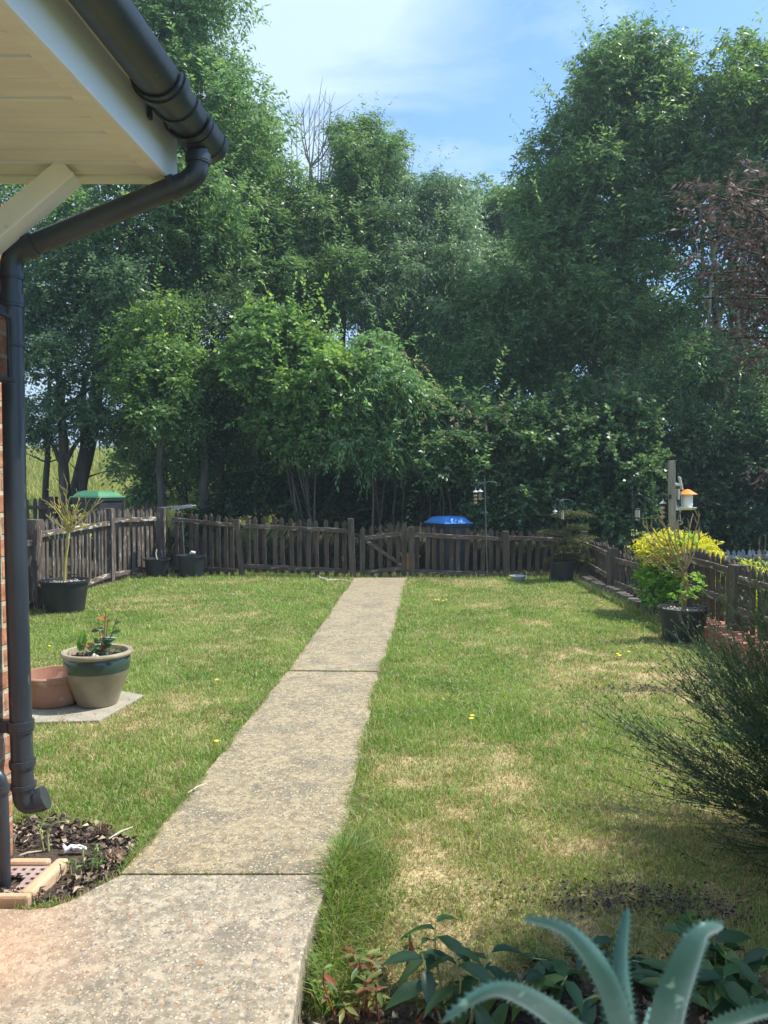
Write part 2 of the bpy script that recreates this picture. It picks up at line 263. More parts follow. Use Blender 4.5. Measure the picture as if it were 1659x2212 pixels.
class G:
    """collects shapes in world coordinates; build() makes one mesh whose origin is the parent's"""
    def __init__(s): s.v = []; s.f = []; s.cuts = []
    def add(s, vs, fs):
        n = len(s.v); s.cuts.append((n, len(s.f))); s.v += [tuple(p) for p in vs]; s.f += [tuple(i + n for i in f) for f in fs]; return s
    def box(s, c, d, rz=0.0, M=None):
        x, y, z = d[0] / 2, d[1] / 2, d[2] / 2
        pts = [Vector((a, b, e)) for e in (-z, z) for b in (-y, y) for a in (-x, x)]
        m = M if M is not None else Matrix.Rotation(rz, 3, 'Z')
        pts = [m @ p + Vector(c) for p in pts]
        return s.add(pts, [(0, 2, 3, 1), (4, 5, 7, 6), (0, 1, 5, 4), (2, 6, 7, 3), (0, 4, 6, 2), (1, 3, 7, 5)])
    def beam(s, a, b, w, h, up=(0, 0, 1)):
        a, b = Vector(a), Vector(b); d = (b - a).normalized(); u = Vector(up); x = d.cross(u).normalized(); u = x.cross(d)
        pts = [p + x * sx * w / 2 + u * sz * h / 2 for p in (a, b) for sz in (-1, 1) for sx in (-1, 1)]
        return s.add(pts, [(0, 1, 3, 2), (4, 6, 7, 5), (0, 4, 5, 1), (2, 3, 7, 6), (0, 2, 6, 4), (1, 5, 7, 3)])
    def tube(s, pts, rad, n=8, caps=True):
        pts = [Vector(p) for p in pts]
        if not hasattr(rad, '__len__'): rad = [rad] * len(pts)
        vs, fs = [], []; ref = Vector((0.31, 0.17, 0.93))
        prev = None
        for i, p in enumerate(pts):
            d = (pts[min(i + 1, len(pts) - 1)] - pts[max(i - 1, 0)]).normalized()
            x = (prev - d * prev.dot(d)) if prev is not None else d.cross(ref)
            if x.length < 1e-4: x = d.orthogonal()
            x.normalize(); prev = x; y = d.cross(x)
            for k in range(n):
                a = 2 * math.pi * k / n; vs.append(p + (x * math.cos(a) + y * math.sin(a)) * rad[i])
        for i in range(len(pts) - 1):
            for k in range(n):
                fs.append((i * n + k, i * n + (k + 1) % n, (i + 1) * n + (k + 1) % n, (i + 1) * n + k))
        if caps: fs.append(tuple(range(n - 1, -1, -1))); fs.append(tuple((len(pts) - 1) * n + k for k in range(n)))
        return s.add(vs, fs)
    def lathe(s, c, prof, n=32, tilt=None):
        c = Vector(c); vs, fs = [], []
        for (r, z) in prof:
            for k in range(n):
                a = 2 * math.pi * k / n; p = Vector((r * math.cos(a), r * math.sin(a), z))
                if tilt is not None: p = tilt @ p
                vs.append(c + p)
        for i in range(len(prof) - 1):
            for k in range(n): fs.append((i * n + k, i * n + (k + 1) % n, (i + 1) * n + (k + 1) % n, (i + 1) * n + k))
        return s.add(vs, fs)
    def prism(s, poly, z0, z1):
        n = len(poly); vs = [(p[0], p[1], z0) for p in poly] + [(p[0], p[1], z1) for p in poly]
        return s.add(vs, [tuple(range(n - 1, -1, -1)), tuple(range(n, 2 * n))] + [(i, (i + 1) % n, n + (i + 1) % n, n + i) for i in range(n)])
    def build_each(s, name, m, parent, **k):
        cuts = s.cuts + [(len(s.v), len(s.f))]
        for (v0, f0), (v1, f1) in zip(cuts[:-1], cuts[1:]):
            g = G(); g.v = s.v[v0:v1]; g.f = [tuple(i - v0 for i in f) for f in s.f[f0:f1]]; g.build(name, m, parent, **k)
    def build(s, name, m, parent=None, smooth=False, bevel=0.0, origin=None):
        o0 = Vector((0, 0, 0))
        if parent is not None:
            q = parent
            while q is not None: o0 += q.location; q = q.parent
        elif origin is not None: o0 = Vector(origin)
        me = bpy.data.meshes.new(name); me.from_pydata([tuple(Vector(p) - o0) for p in s.v], [], s.f); me.update()
        o = link(name, me, m, parent, smooth)
        if parent is None and origin is not None: o.location = origin
        if bevel:
            b = o.modifiers.new('b', 'BEVEL'); b.width = bevel; b.segments = 2; b.limit_method = 'ANGLE'
        if smooth and hasattr(me, 'set_sharp_from_angle'): me.set_sharp_from_angle(angle=R(45))
        return o

def np_mesh(name, V, faces, cols, m, parent=None, origin=(0, 0, 0)):
    """V (n,3); faces list of (k,size) index arrays; cols (n,3)"""
    me = bpy.data.meshes.new(name); o0 = np.array(origin, dtype=float)
    if parent is not None:
        q = parent; o0 = np.zeros(3)
        while q is not None: o0 = o0 + np.array(q.location); q = q.parent
    V = (V - o0).astype(np.float32)
    me.vertices.add(len(V)); me.vertices.foreach_set('co', V.ravel())
    li = np.concatenate([f.ravel() for f in faces]); sz = np.concatenate([np.full(len(f), f.shape[1]) for f in faces])
    st = np.concatenate([[0], np.cumsum(sz)[:-1]])
    me.loops.add(len(li)); me.loops.foreach_set('vertex_index', li.astype(np.int32))
    me.polygons.add(len(sz)); me.polygons.foreach_set('loop_start', st.astype(np.int32)); me.polygons.foreach_set('loop_total', sz.astype(np.int32))
    if cols is not None:
        a = me.color_attributes.new('Col', 'FLOAT_COLOR', 'POINT'); cc = np.ones((len(V), 4), np.float32); cc[:, :3] = cols; a.data.foreach_set('color', cc.ravel())
    me.update(calc_edges=True)
    o = link(name, me, m, parent)
    if parent is None: o.location = tuple(o0)
    return o
def nrm(a): return a / (np.linalg.norm(a, axis=-1, keepdims=True) + 1e-9)
def lat(x, y, s, seed):
    r = np.random.RandomState(seed).rand(257, 257); u, v = x * s + 1000.3, y * s + 1000.7
    i, j = np.floor(u).astype(int), np.floor(v).astype(int); fu, fv = u - i, v - j; fu = fu * fu * (3 - 2 * fu); fv = fv * fv * (3 - 2 * fv)
    i %= 256; j %= 256
    return (r[i, j] * (1 - fu) + r[i + 1, j] * fu) * (1 - fv) + (r[i, j + 1] * (1 - fu) + r[i + 1, j + 1] * fu) * fv
def fbm(x, y, s, seed, o=4):
    t = 0; a = 1; n = 0
    for k in range(o): t = t + a * lat(x, y, s * 2 ** k, seed + k); n += a; a *= 0.55
    return t / n
def sstep(a, b, x): t = np.clip((x - a) / (b - a), 0, 1); return t * t * (3 - 2 * t)

def leaves(P, D, N, Ln, W, fold=0.15):
    """kite shaped leaves, one folded quad each"""
    S = nrm(np.cross(D, N)); N = nrm(np.cross(S, D)); Ln = Ln[:, None]; W = W[:, None]
    v = np.stack([P, P + D * Ln * .42 + S * W / 2 + N * W * fold, P + D * Ln, P + D * Ln * .42 - S * W / 2 + N * W * fold], 1).reshape(-1, 3)
    f = np.arange(len(P) * 4).reshape(-1, 4)
    return v, f
def bigleaves(P, D, N, Ln, W, curl=0.3):
    """eight-sided blades with a midrib fold and a drooping tip"""
    S = nrm(np.cross(D, N)); N = nrm(np.cross(S, D)); Ln = Ln[:, None]; W = W[:, None]
    st = [(0, .0), (.22, .34), (.5, .5), (.78, .3), (1, 0)]
    def mid(t): return P + D * Ln * t - N * Ln * curl * t * t
    vs = [mid(0)]
    for t, w in st[1:4]: vs += [mid(t) + S * W * w + N * W * .16, mid(t), mid(t) - S * W * w + N * W * .16]
    vs += [mid(1)]
    v = np.stack(vs, 1).reshape(-1, 3); b = (np.arange(len(P)) * 11)[:, None]
    q = np.concatenate([b + np.array([[1, 2, 5, 4]]), b + np.array([[2, 3, 6, 5]]), b + np.array([[4, 5, 8, 7]]), b + np.array([[5, 6, 9, 8]])])
    t = np.concatenate([b + np.array([[0, 2, 1]]), b + np.array([[0, 3, 2]]), b + np.array([[7, 8, 10]]), b + np.array([[8, 9, 10]])])
    return v, q, t

def foliage(name, lobes, nspray, K, slen, Ln, W, pal, parent, seed, droop=.4, shell=(.5, 1.05), m=None, upb=.25, leafN=.95, zmin=None, bright=1.0, flat=1.0):
    """lobes: (x,y,z,rx,ry,rz). Sprays of K leaves spread through the lobes"""
    rg = np.random.RandomState(seed); Lb = np.array(lobes, float)
    w = (Lb[:, 3] * Lb[:, 4] * Lb[:, 5]) ** (2 / 3); idx = rg.choice(len(Lb), nspray, p=w / w.sum()); B = Lb[idx]
    u = nrm(rg.randn(nspray, 3)); rr = shell[0] + (shell[1] - shell[0]) * rg.rand(nspray) ** .7
    rr = np.where(rg.rand(nspray) < .1, rr * rg.uniform(1.05, 1.4, nspray), rr)
    lump = 1 + .22 * np.sin(u[:, 0] * 7 + idx) * np.sin(u[:, 2] * 6 + idx * 2) + .1 * np.sin(u[:, 1] * 15 + idx)
    Cn = B[:, :3] + u * B[:, 3:] * (rr * lump)[:, None]
    out = nrm(u / B[:, 3:])
    A = nrm(out * .8 + np.array([0, 0, upb]) + rg.randn(nspray, 3) * .45)
    A[:, 2] *= flat; A = nrm(A)
    if zmin is not None:
        k = Cn[:, 2] > zmin; Cn, A, B, idx = Cn[k], A[k], B[k], idx[k]
    n = len(Cn); S = nrm(np.cross(A, np.array([0, 0, 1.0]) + rg.randn(n, 3) * .2))
    sl = slen * (.6 + .8 * rg.rand(n)); scol = rg.rand(n); lobecol = rg.rand(len(Lb))[idx]
    Ps, Ds, Ns, cs = [], [], [], []
    pal = np.array(pal)
    for k in range(K):
        t = (k + .6) / K; sg = 1 if k % 2 else -1
        p = Cn + A * (sl * t)[:, None]; p[:, 2] -= droop * sl * t * t * .8
        d = A * .55 + S * sg * .75 + rg.randn(n, 3) * .28; d[:, 2] -= droop * (.5 + rg.rand(n))
        nn = np.array([0, 0, 1.0]) + rg.randn(n, 3) * leafN
        Ps.append(p); Ds.append(nrm(d)); Ns.append(nn)
        q = np.clip(.35 * scol + .25 * lobecol + .4 * rg.rand(n) + .12 * rg.randn(n), 0, .999) * (len(pal) - 1)
        i = q.astype(int); fr = (q - i)[:, None]; cs.append(pal[i] * (1 - fr) + pal[i + 1] * fr)
    P, D, N, c = map(np.concatenate, (Ps, Ds, Ns, cs)); sz = .65 + .6 * rg.rand(len(P))
    v, f = leaves(P, D, N, Ln * sz, W * sz)
    c = c * bright * np.array([1.65, 1.6, 1.5]) ** (1 if m is None else 0) * (.75 + .5 * rg.rand(len(P)))[:, None]
    return np_mesh(name, v, [f], np.repeat(c, 4, 0), m or M_leaf, parent)

def bough(a, b, r0, r1, rnd, n=7, wob=.08, sag=0.0):
    a, b = Vector(a), Vector(b); L_ = (b - a).length; pts = []; off = Vector((0, 0, 0))
    for i in range(n):
        t = i / (n - 1); off += Vector((rnd.uniform(-1, 1), rnd.uniform(-1, 1), rnd.uniform(-.5, .5))) * wob * L_ / n if 0 < i else Vector((0, 0, 0))
        p = a.lerp(b, t) + off; p.z += sag * math.sin(math.pi * t) * L_
        pts.append(p)
    rad = [r0 + (r1 - r0) * (i / (n - 1)) for i in range(n)]
    return pts, rad
def tree(name, label, base, lobes, nspray, K, slen, Ln, W, pal, seed, stems=1, r0=.16, mt=None, group='trees of the wood behind the back fence', droop=.4, cat='tree', spread=.25, m=None, bright=1.0, shell=(.3, .9), shoots=1.0, **kw):
    rnd = random.Random(seed); t = thing(name, label, cat, base, group); g = G(); base = Vector(base)
    zs = sorted(l[2] for l in lobes); ztop = max(l[2] + l[5] * .6 for l in lobes)
    tops = []
    for s in range(stems):
        b = base + Vector((rnd.uniform(-1, 1) * spread * (stems > 1), rnd.uniform(-1, 1) * spread * (stems > 1), -.1))
        hi = [l for l in lobes if l[2] > zs[0] + .55 * (zs[-1] - zs[0])] or lobes; tl = rnd.choice(hi) if stems > 1 else max(lobes, key=lambda l: l[2])
        e = Vector((tl[0] * .8 + b.x * .2, tl[1] * .8 + b.y * .2, tl[2] + tl[5] * .4))
        pts, rad = bough(b, e, r0 * rnd.uniform(.7, 1), r0 * .14, rnd, 11, .1); g.tube(pts, rad, 9); tops.append((pts, rad))
    for l in lobes:
        c = Vector(l[:3]); pts, rad = min(tops, key=lambda q: (q[0][5].xy - c.xy).length + rnd.random() * .6)
        zt = max(base.z + .8, c.z - max(.9, (c.xy - base.xy).length * .8)); j = min(range(len(pts)), key=lambda i: abs(pts[i].z - zt)); j = min(j, len(pts) - 3)
        bp, br = bough(pts[j], c, rad[j] * .6, .02, rnd, 7, .16); g.tube(bp, br, 6)
        for q in range(5):
            d = Vector((rnd.uniform(-1, 1) * l[3], rnd.uniform(-1, 1) * l[4], rnd.uniform(-.3, 1) * l[5])) * .85
            k = rnd.randint(3, 6); sp, sr = bough(bp[k], c + d, max(br[k] * .5, .012), .005, rnd, 5, .2); g.tube(sp, sr, 4, False)
    g.build('trunk', mt or M_bark, t, smooth=True)
    foliage('crown', scatter(lobes, seed), nspray, K, slen, Ln, W, pal, t, seed, droop=droop, m=m, bright=bright, shell=shell, **kw)
    if shoots: foliage('shoots', lobes, int(nspray * .02 * shoots), K * 2, slen * 2.3, Ln, W, pal[1:], t, seed + 500, droop=droop * .35, m=m, bright=bright * 1.1, shell=(.75, .98), upb=.9)
    return t

# ================================================================== SETTING: terrain, lawn, path
def inpoly(x, y, poly):
    r = np.zeros(np.shape(x), bool); n = len(poly)
    for i in range(n):
        x1, y1 = poly[i][0], poly[i][1]; x2, y2 = poly[(i + 1) % n][0], poly[(i + 1) % n][1]
        if y1 == y2: continue
        c = ((y1 > y) != (y2 > y)) & (x < (x2 - x1) * (y - y1) / (y2 - y1) + x1); r ^= c
    return r
PZ = 0.015
Lp = [gr(*p, PZ) for p in [(765, 1248), (720, 1312), (680, 1370), (618, 1448), (566, 1515), (496, 1603), (418, 1700), (330, 1805), (262, 1885)]]
Rp = [gr(*p, PZ) for p in [(878, 1248), (863, 1310), (842, 1390), (817, 1460), (798, 1540), (777, 1640), (757, 1740), (737, 1830), (724, 1885)]]
def dense(P, n, amp, seed):
    rg = random.Random(seed); out = []
    for a, b in zip(P[:-1], P[1:]):
        for k in range(n):
            p = a.lerp(b, k / n); out.append(Vector((p.x + rg.uniform(-amp, amp), p.y, p.z)))
    return out + [P[-1]]
Ld, Rd = dense(Lp, 4, .006, 1), dense(Rp, 4, .006, 2)
def split(P, y): return [p for p in P if p.y > y], [p for p in P if p.y <= y]
JY = 6.15
def edge_at(P, y):
    for a, b in zip(P[:-1], P[1:]):
        if a.y >= y >= b.y: return a.lerp(b, (a.y - y) / max(1e-6, a.y - b.y))
    return P[-1]
far_l, near_l = split(Ld, JY); far_r, near_r = split(Rd, JY)
jl, jr = edge_at(Ld, JY), edge_at(Rd, JY)
path_poly = Ld + Rd[::-1]
g = G(); g.prism(far_l + [Vector((jl.x, jl.y + .012, PZ))] + [Vector((jr.x, jr.y - .02 + .012, PZ))] + far_r[::-1], -.12, PZ)
tag(g.build('path', M_conc), kind='structure')
g = G(); g.prism([Vector((jl.x, jl.y - .012, PZ))] + near_l + near_r[::-1] + [Vector((jr.x, jr.y - .032, PZ))], -.12, PZ - .003)
tag(g.build('path', M_conc), kind='structure')
pat = [gr(262, 1887.5, PZ), gr(210, 1912, PZ), gr(165, 1938, PZ), gr(110, 1957, PZ), gr(60, 1962, PZ), gr(0, 1960, PZ), Vector((-1.75, 2.78, PZ)), Vector((-1.9, 0.9, PZ)), Vector((-.33, .9, PZ)),
       gr(629, 2212, PZ), gr(642, 2139, PZ), gr(651, 2069, PZ), gr(672, 2000, PZ), gr(699, 1929, PZ), gr(724, 1887, PZ)]
pat = [Vector((p.x, p.y, PZ)) for p in pat]
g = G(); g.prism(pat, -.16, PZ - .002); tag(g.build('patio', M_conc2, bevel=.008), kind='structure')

GX0, GX1, GY0, GY1 = -4.35, 3.16, .9, 13.75
def lawn_h(x, y):
    h = .022 * (fbm(x, y, .8, 5) - .5) * 2 * sstep(2.8, 4, y) - .006
    b = sstep(3.0, 2.3, y + .1 * np.sin(x * 3)) * sstep(-.5, -.2, x)
    h = h - .12 * b
    h = h - .05 * sstep(.12, 0, np.abs(x + .28) ) * sstep(2.9, 2.7, y)
    return h
SPOTS = [(1500, 1490, .75, .9), (1330, 1850, .32, .9), (480, 1400, .5, .4), (330, 1560, .45, .6), (1330, 1930, .7, .9), (1000, 1950, .55, .8), (1560, 1700, .5, .8), (1180, 1900, .5, .7),
         (1250, 1460, .5, .45), (1000, 1640, .3, .4), (460, 1330, .5, .5), (1480, 1800, .5, .8), (1060, 1290, .5, .2), (120, 1700, .5, .4), (1550, 1400, .6, .5), (900, 2010, .3, .6)]
def dryness(x, y):
    d = np.zeros_like(x)
    for px, py, r, a in SPOTS:
        p = gr(px, py); d = np.maximum(d, a * np.exp(-(((x - p.x) ** 2 + (y - p.y) ** 2 * .6) / r ** 2)))
    n = fbm(x, y, 1.1, 21, 5)
    f_ = fbm(x, y, 5.5, 31, 4); return np.clip((d * (.3 + 1.2 * n) + sstep(.52, .78, n) * .5) * (.45 + 1.1 * f_) + .35 * sstep(.52, .72, f_), 0, 1)
SOIL_POLY = [gr(*p) for p in [(28, 1780), (110, 1765), (215, 1790), (300, 1822), (262, 1888), (150, 1945), (0, 1975), (-60, 1900)]]
def soilness(x, y):
    a = inpoly(x, y, SOIL_POLY).astype(float)
    b = sstep(2.52, 2.3, y + .25 * (fbm(x, y, 3, 41) - .5) - .06 * x) * sstep(-.36, -.3, x)
    p = gr(1400, 1935); c = .9 * np.exp(-(((x - p.x) / .35) ** 2 + ((y - p.y) / .09) ** 2)) * (fbm(x, y, 9, 43) > .42)
    p = gr(1410, 1490); d = .8 * np.exp(-(((x - p.x) / .3) ** 2 + ((y - p.y) / .12) ** 2)) * (fbm(x, y, 9, 44) > .5)
    e = sstep(13.0, 13.5, y) + sstep(12.62, 12.9, y) * sstep(-1, 0, x) + sstep(-4.1, -4.22, x) * sstep(11, 12, y)
    return np.clip(a + b + c + d + e, 0, 1)
nx, ny = 200, 330
X, Y = np.meshgrid(np.linspace(GX0, GX1, nx), np.linspace(GY0, GY1, ny))
Z = lawn_h(X, Y)
xf, yf = X.ravel(), Y.ravel(); V = np.stack([xf, yf, Z.ravel()], 1)
I = np.arange(nx * ny).reshape(ny, nx); Fq = np.stack([I[:-1, :-1], I[:-1, 1:], I[1:, 1:], I[1:, :-1]], -1).reshape(-1, 4)
dr = dryness(xf, yf)[:, None]; so_ = soilness(xf, yf)[:, None]
col = np.array([[.16, .18, .06]]) * (1 - dr) + np.array([[.40, .33, .18]]) * dr
col = col * (1 - so_) + np.array([[.075, .058, .045]]) * so_
M_lawn = mat('lawn_ground', (.62, .62, .62), (1.45, 1.4, 1.3), attr='Col', scale=70, rough=.95, spec=.1, bump=.9, bscale=90)
o = np_mesh('lawn', V, [Fq], col, M_lawn); o.data.polygons.foreach_set('use_smooth', np.ones(len(o.data.polygons), bool)); tag(o, kind='structure')

def ground_h(x, y):
    inside = sstep(0, .5, np.minimum(np.minimum(x - GX0, GX1 - x), np.minimum(y - GY0, GY1 - y)))
    h = -.02 + .32 * sstep(-4.5, -5.1, x) * sstep(6, 9, y) - .5 * sstep(3.6, 4.2, x) * sstep(5, 8, y)
    h = h * sstep(26, 16, y)
    h = h + 2.9 * sstep(19, 36, y) + .03 * np.maximum(y - 36, 0) * (y < 400)
    h = h + .06 * (fbm(x, y, .5, 77) - .5) * (1 - inside)
    return h - .35 * inside
ax = np.concatenate([[-420, -200, -100, -60, -40], np.arange(-30, -6, 1), np.arange(-6, 6, .1), np.arange(6, 30, 1), [40, 60, 100, 200, 420]])
ay = np.concatenate([[-120, -40, -15, -5], np.arange(-2, 16, .15), np.arange(16, 45, .7), [50, 60, 80, 120, 200, 400, 600]])
X, Y = np.meshgrid(ax, ay); Z = ground_h(X, Y); I = np.arange(X.size).reshape(X.shape)
Fq = np.stack([I[:-1, :-1], I[:-1, 1:], I[1:, 1:], I[1:, :-1]], -1).reshape(-1, 4)
mead = (sstep(18.5, 21, Y + .4 * np.sin(X)) * sstep(-1.5, -4, X)).ravel()[:, None]
gcol = np.array([[.05, .045, .028]]) * (1 - mead) + np.array([[.22, .24, .08]]) * mead
gcol = np.where(((Y.ravel() > 36) | (Y.ravel() < .9))[:, None], np.array([[.16, .2, .06]]), gcol)
M_ground = mat('ground_cover', (.6, .6, .6), (1.4, 1.35, 1.3), attr='Col', scale=9, rough=.95, spec=.1, bump=.8, bscale=30)
tag(np_mesh('ground', np.stack([X.ravel(), Y.ravel(), Z.ravel()], 1), [Fq], gcol, M_ground), kind='structure')

def blades(name, x, y, z, h, w, cols, lean=.45, parent=None, seed=3, m=None):
    rg = np.random.RandomState(seed); n = len(x); a = rg.rand(n) * 6.283; b = rg.rand(n) * 6.283
    L_ = h * lean * (.3 + 1.2 * rg.rand(n)); dx, dy = np.cos(a) * L_, np.sin(a) * L_; sx, sy = np.cos(b) * w / 2, np.sin(b) * w / 2
    V = np.empty((n, 5, 3))
    V[:, 0] = np.stack([x - sx, y - sy, z], 1); V[:, 1] = np.stack([x + sx, y + sy, z], 1)
    mx_, my_ = x + dx * .35, y + dy * .35
    V[:, 2] = np.stack([mx_ - sx * .8, my_ - sy * .8, z + h * .58], 1); V[:, 3] = np.stack([mx_ + sx * .8, my_ + sy * .8, z + h * .58], 1)
    V[:, 4] = np.stack([x + dx, y + dy, z + h * (1 - .25 * (L_ / h) ** 1.0)], 1)
    b0 = (np.arange(n) * 5)[:, None]
    return np_mesh(name, V.reshape(-1, 3), [b0 + np.array([[0, 1, 3, 2]]), b0 + np.array([[2, 3, 4]])], np.repeat(cols, 5, 0), m or M_grass, parent)
GREEN = np.array([[.10, .20, .035], [.16, .28, .055], [.25, .37, .085], [.36, .44, .14]]); STRAW = np.array([[.42, .34, .17], [.55, .46, .26], [.34, .26, .13]])
def gcols(n, dryp, rg, gshift=None):
    q = np.clip(rg.rand(n) * .8 + (0 if gshift is None else gshift), 0, .999) * 3; i = q.astype(int); f = (q - i)[:, None]; gc = GREEN[i] * (1 - f) + GREEN[np.minimum(i + 1, 3)] * f
    sc = STRAW[rg.randint(0, 3, n)]; s = rg.rand(n) < dryp
    return np.where(s[:, None], sc, gc) * (.8 + .4 * rg.rand(n))[:, None]
rg = np.random.RandomState(11)
NB = 620000
ya, yb, al = 2.35, 13.1, 1.7
u = rg.rand(NB); y = (ya ** (1 - al) + u * (yb ** (1 - al) - ya ** (1 - al))) ** (1 / (1 - al)); x = rg.uniform(-4.3, 3.1, NB)
keep = ~inpoly(x, y, [(p.x - .012 if i < len(Ld) else p.x + .012, p.y) for i, p in enumerate(path_poly)]) & ~inpoly(x, y, [(p.x, p.y) for p in pat]) & (rg.rand(NB) > soilness(x, y) * 1.05)
keep &= ~((x < -1.45) & (y < 3.15)); keep &= np.abs(x) < .62 * y + .9
x, y = x[keep], y[keep]; n = len(x)
d = dryness(x, y); clump = fbm(x, y, 6, 51, 3)
keep = rg.rand(n) < (1.15 - .55 * d) * (.55 + .8 * clump); x, y, d, clump = x[keep], y[keep], d[keep], clump[keep]; n = len(x)
def dist_edge(x, y):
    out = np.full(x.shape, 9.0)
    for P in (Ld[::3], Rd[::3]):
        for a, b in zip(P[:-1], P[1:]):
            t = np.clip(((x - a.x) * (b.x - a.x) + (y - a.y) * (b.y - a.y)) / ((b - a).length_squared + 1e-9), 0, 1)
            out = np.minimum(out, np.hypot(x - a.x - t * (b.x - a.x), y - a.y - t * (b.y - a.y)))
    return out
de = dist_edge(x, y)
h = (.014 + .028 * clump ** 1.5 + .018 * rg.rand(n)) * (1.05 - .4 * d) * (1 + .7 * np.exp(-de / .06)) + .03 * sstep(11.8, 12.6, y) * rg.rand(n)
h *= 1 + .9 * (rg.rand(n) < .03)
w = .0032 * (y / 3) ** .7 * (.7 + .6 * rg.rand(n))
gs = (fbm(x, y, 1.7, 61) - .5) * .9 + .12
o = blades('grass', x, y, lawn_h(x, y) - .003, h, w, gcols(n, np.clip(.08 + .03 * (x > 0) + .75 * d, 0, .82), rg, gs), .75, seed=5); tag(o, kind='stuff')
print('grass blades', n)
# taller stray stems standing in the lawn, mostly by the fences and pots
n = 2600; x = rg.uniform(-4.2, 3.0, n); y = 3.2 + 9.6 * rg.rand(n) ** .75; k = ~inpoly(x, y, [(p.x, p.y) for p in path_poly]) & (soilness(x, y) < .4) & ~((x < -1.3) & (y < 3.4)); x, y = x[k], y[k]; n = len(x)
o = blades('grass', x, y, lawn_h(x, y), rg.uniform(.05, .1, n) * (1 + .5 * (y > 11.5)), .0022 * (y / 3) ** .6, gcols(n, .5, rg), .8, seed=8); tag(o, kind='stuff')
def fringe(x, y, h, w, dry, seed, lean=.8, z=0):
    rg = np.random.RandomState(seed); o = blades('grass', x, y, lawn_h(x, y) + z, h, w, gcols(len(x), dry, rg), lean, seed=seed); tag(o, kind='stuff'); return o
n = 5200; t = rg.rand(n); x = np.concatenate([-4.2 + 7.4 * t[:3600], 2.95 + .1 * rg.rand(1600)]); y = np.concatenate([12.55 + .25 * rg.rand(3600) + .75 * sstep(-1, -3.9, x[:3600]), 7 + 5.5 * rg.rand(1600)])
k = ~inpoly(x, y, [(p.x, p.y) for p in path_poly]); fringe(x[k], y[k], rg.uniform(.05, .15, k.sum()), np.full(k.sum(), .006), .35, 12)
for P_, sg in ((Ld, 1), (Rd, -1)):        # blades creeping over the path's two edges
    n = 5200; q = rg.rand(n) ** 1.3 * (len(P_) - 1.001); q = len(P_) - 1.001 - q; i = q.astype(int); f = q - i; a_ = np.array([[p.x, p.y] for p in P_]); P = a_[i] * (1 - f)[:, None] + a_[i + 1] * f[:, None]
    c_ = fbm(P[:, 0] * 0, P[:, 1], 3.5, 90 + sg, 3); k = rg.rand(n) < sstep(.3, .6, c_); x = P[:, 0] + sg * (-.02 + .035 * c_ + .01 * rg.randn(n)); y = P[:, 1]; x, y, c_ = x[k], y[k], c_[k]
    fringe(x, y, rg.uniform(.02, .05, len(x)) * (.6 + c_), .0026 * (y / 3) ** .6, .3, 14 + sg, 1.0, .008)
for yj, n in ((JY, 420), (gr(500, 1888).y, 160)):
    a_, b_ = edge_at(Ld, yj), edge_at(Rd, yj); x = a_.x + (b_.x - a_.x) * rg.rand(n); k = lat(x, x * 0 + yj, 7, 5) > .38; x = x[k]; y = yj - .02 * (x - a_.x) / (b_.x - a_.x) + .006 * rg.randn(len(x))
    rgj = np.random.RandomState(4); o = blades('grass', x, y, np.full(len(x), PZ - .012), rgj.uniform(.012, .03, len(x)), np.full(len(x), .004), gcols(len(x), .4, rgj), 1.0, seed=4); tag(o, kind='stuff')
# clover and plantain patches low in the turf
n = 9000; cxw = np.stack([rg.uniform(-4, 3, 60), rg.uniform(3, 11.5, 60)], 1); q = rg.randint(0, 60, n); x = cxw[q, 0] + .13 * rg.randn(n); y = cxw[q, 1] + .1 * rg.randn(n)
k = ~inpoly(x, y, [(p.x, p.y) for p in path_poly]) & ~inpoly(x, y, [(p.x, p.y) for p in pat]) & (soilness(x, y) < .4) & (x > -4.2) & (x < 3) & ~((x < -1.3) & (y < 3.3)); x, y = x[k], y[k]; n = len(x)
D = nrm(np.stack([rg.randn(n), rg.randn(n), .3 * rg.rand(n)], 1)); N = np.stack([.4 * rg.randn(n), .4 * rg.randn(n), np.ones(n)], 1); s_ = rg.uniform(.01, .024, n) * (y / 4) ** .3
v, f = leaves(np.stack([x, y, lawn_h(x, y) + rg.uniform(.01, .035, n)], 1), D, N, s_, s_ * .8); tag(np_mesh('lawn_weeds', v, [f], np.repeat(np.array([[.12, .19, .04]]) * rg.uniform(.7, 1.5, n)[:, None], 4, 0), M_grass), kind='stuff')
# the long tuft hanging over the slab's edge
n = 7000; t = rg.rand(n); a = [gr(722, 1850), gr(700, 1905), gr(684, 1990), gr(668, 2090)]
i = np.minimum((t * 3).astype(int), 2); f = t * 3 - i; px_ = np.array([[p.x, p.y] for p in a]); P = px_[i] * (1 - f)[:, None] + px_[i + 1] * f[:, None]
x = P[:, 0] + .02 + .1 * np.abs(rg.randn(n)) + .03 * rg.rand(n); y = P[:, 1] + .03 * rg.randn(n)
fringe(x, y, rg.uniform(.09, .22, n) * np.exp(-(x - P[:, 0]) / .25), np.full(n, .004), .2, 13, .7, -.02)

# meadow bank beyond the trees, open on the left
n = 60000; x = rg.uniform(-22, -2.5, n); y = rg.uniform(18.5, 34, n)
c = np.where((rg.rand(n) < .5)[:, None], np.array([[.5, .46, .2]]), np.array([[.2, .3, .06]])) * (.8 + .5 * rg.rand(n))[:, None]
tag(blades('meadow_grass', x, y, ground_h(x, y), rg.uniform(.3, .8, n), np.full(n, .03), c, .35, seed=21), kind='stuff')
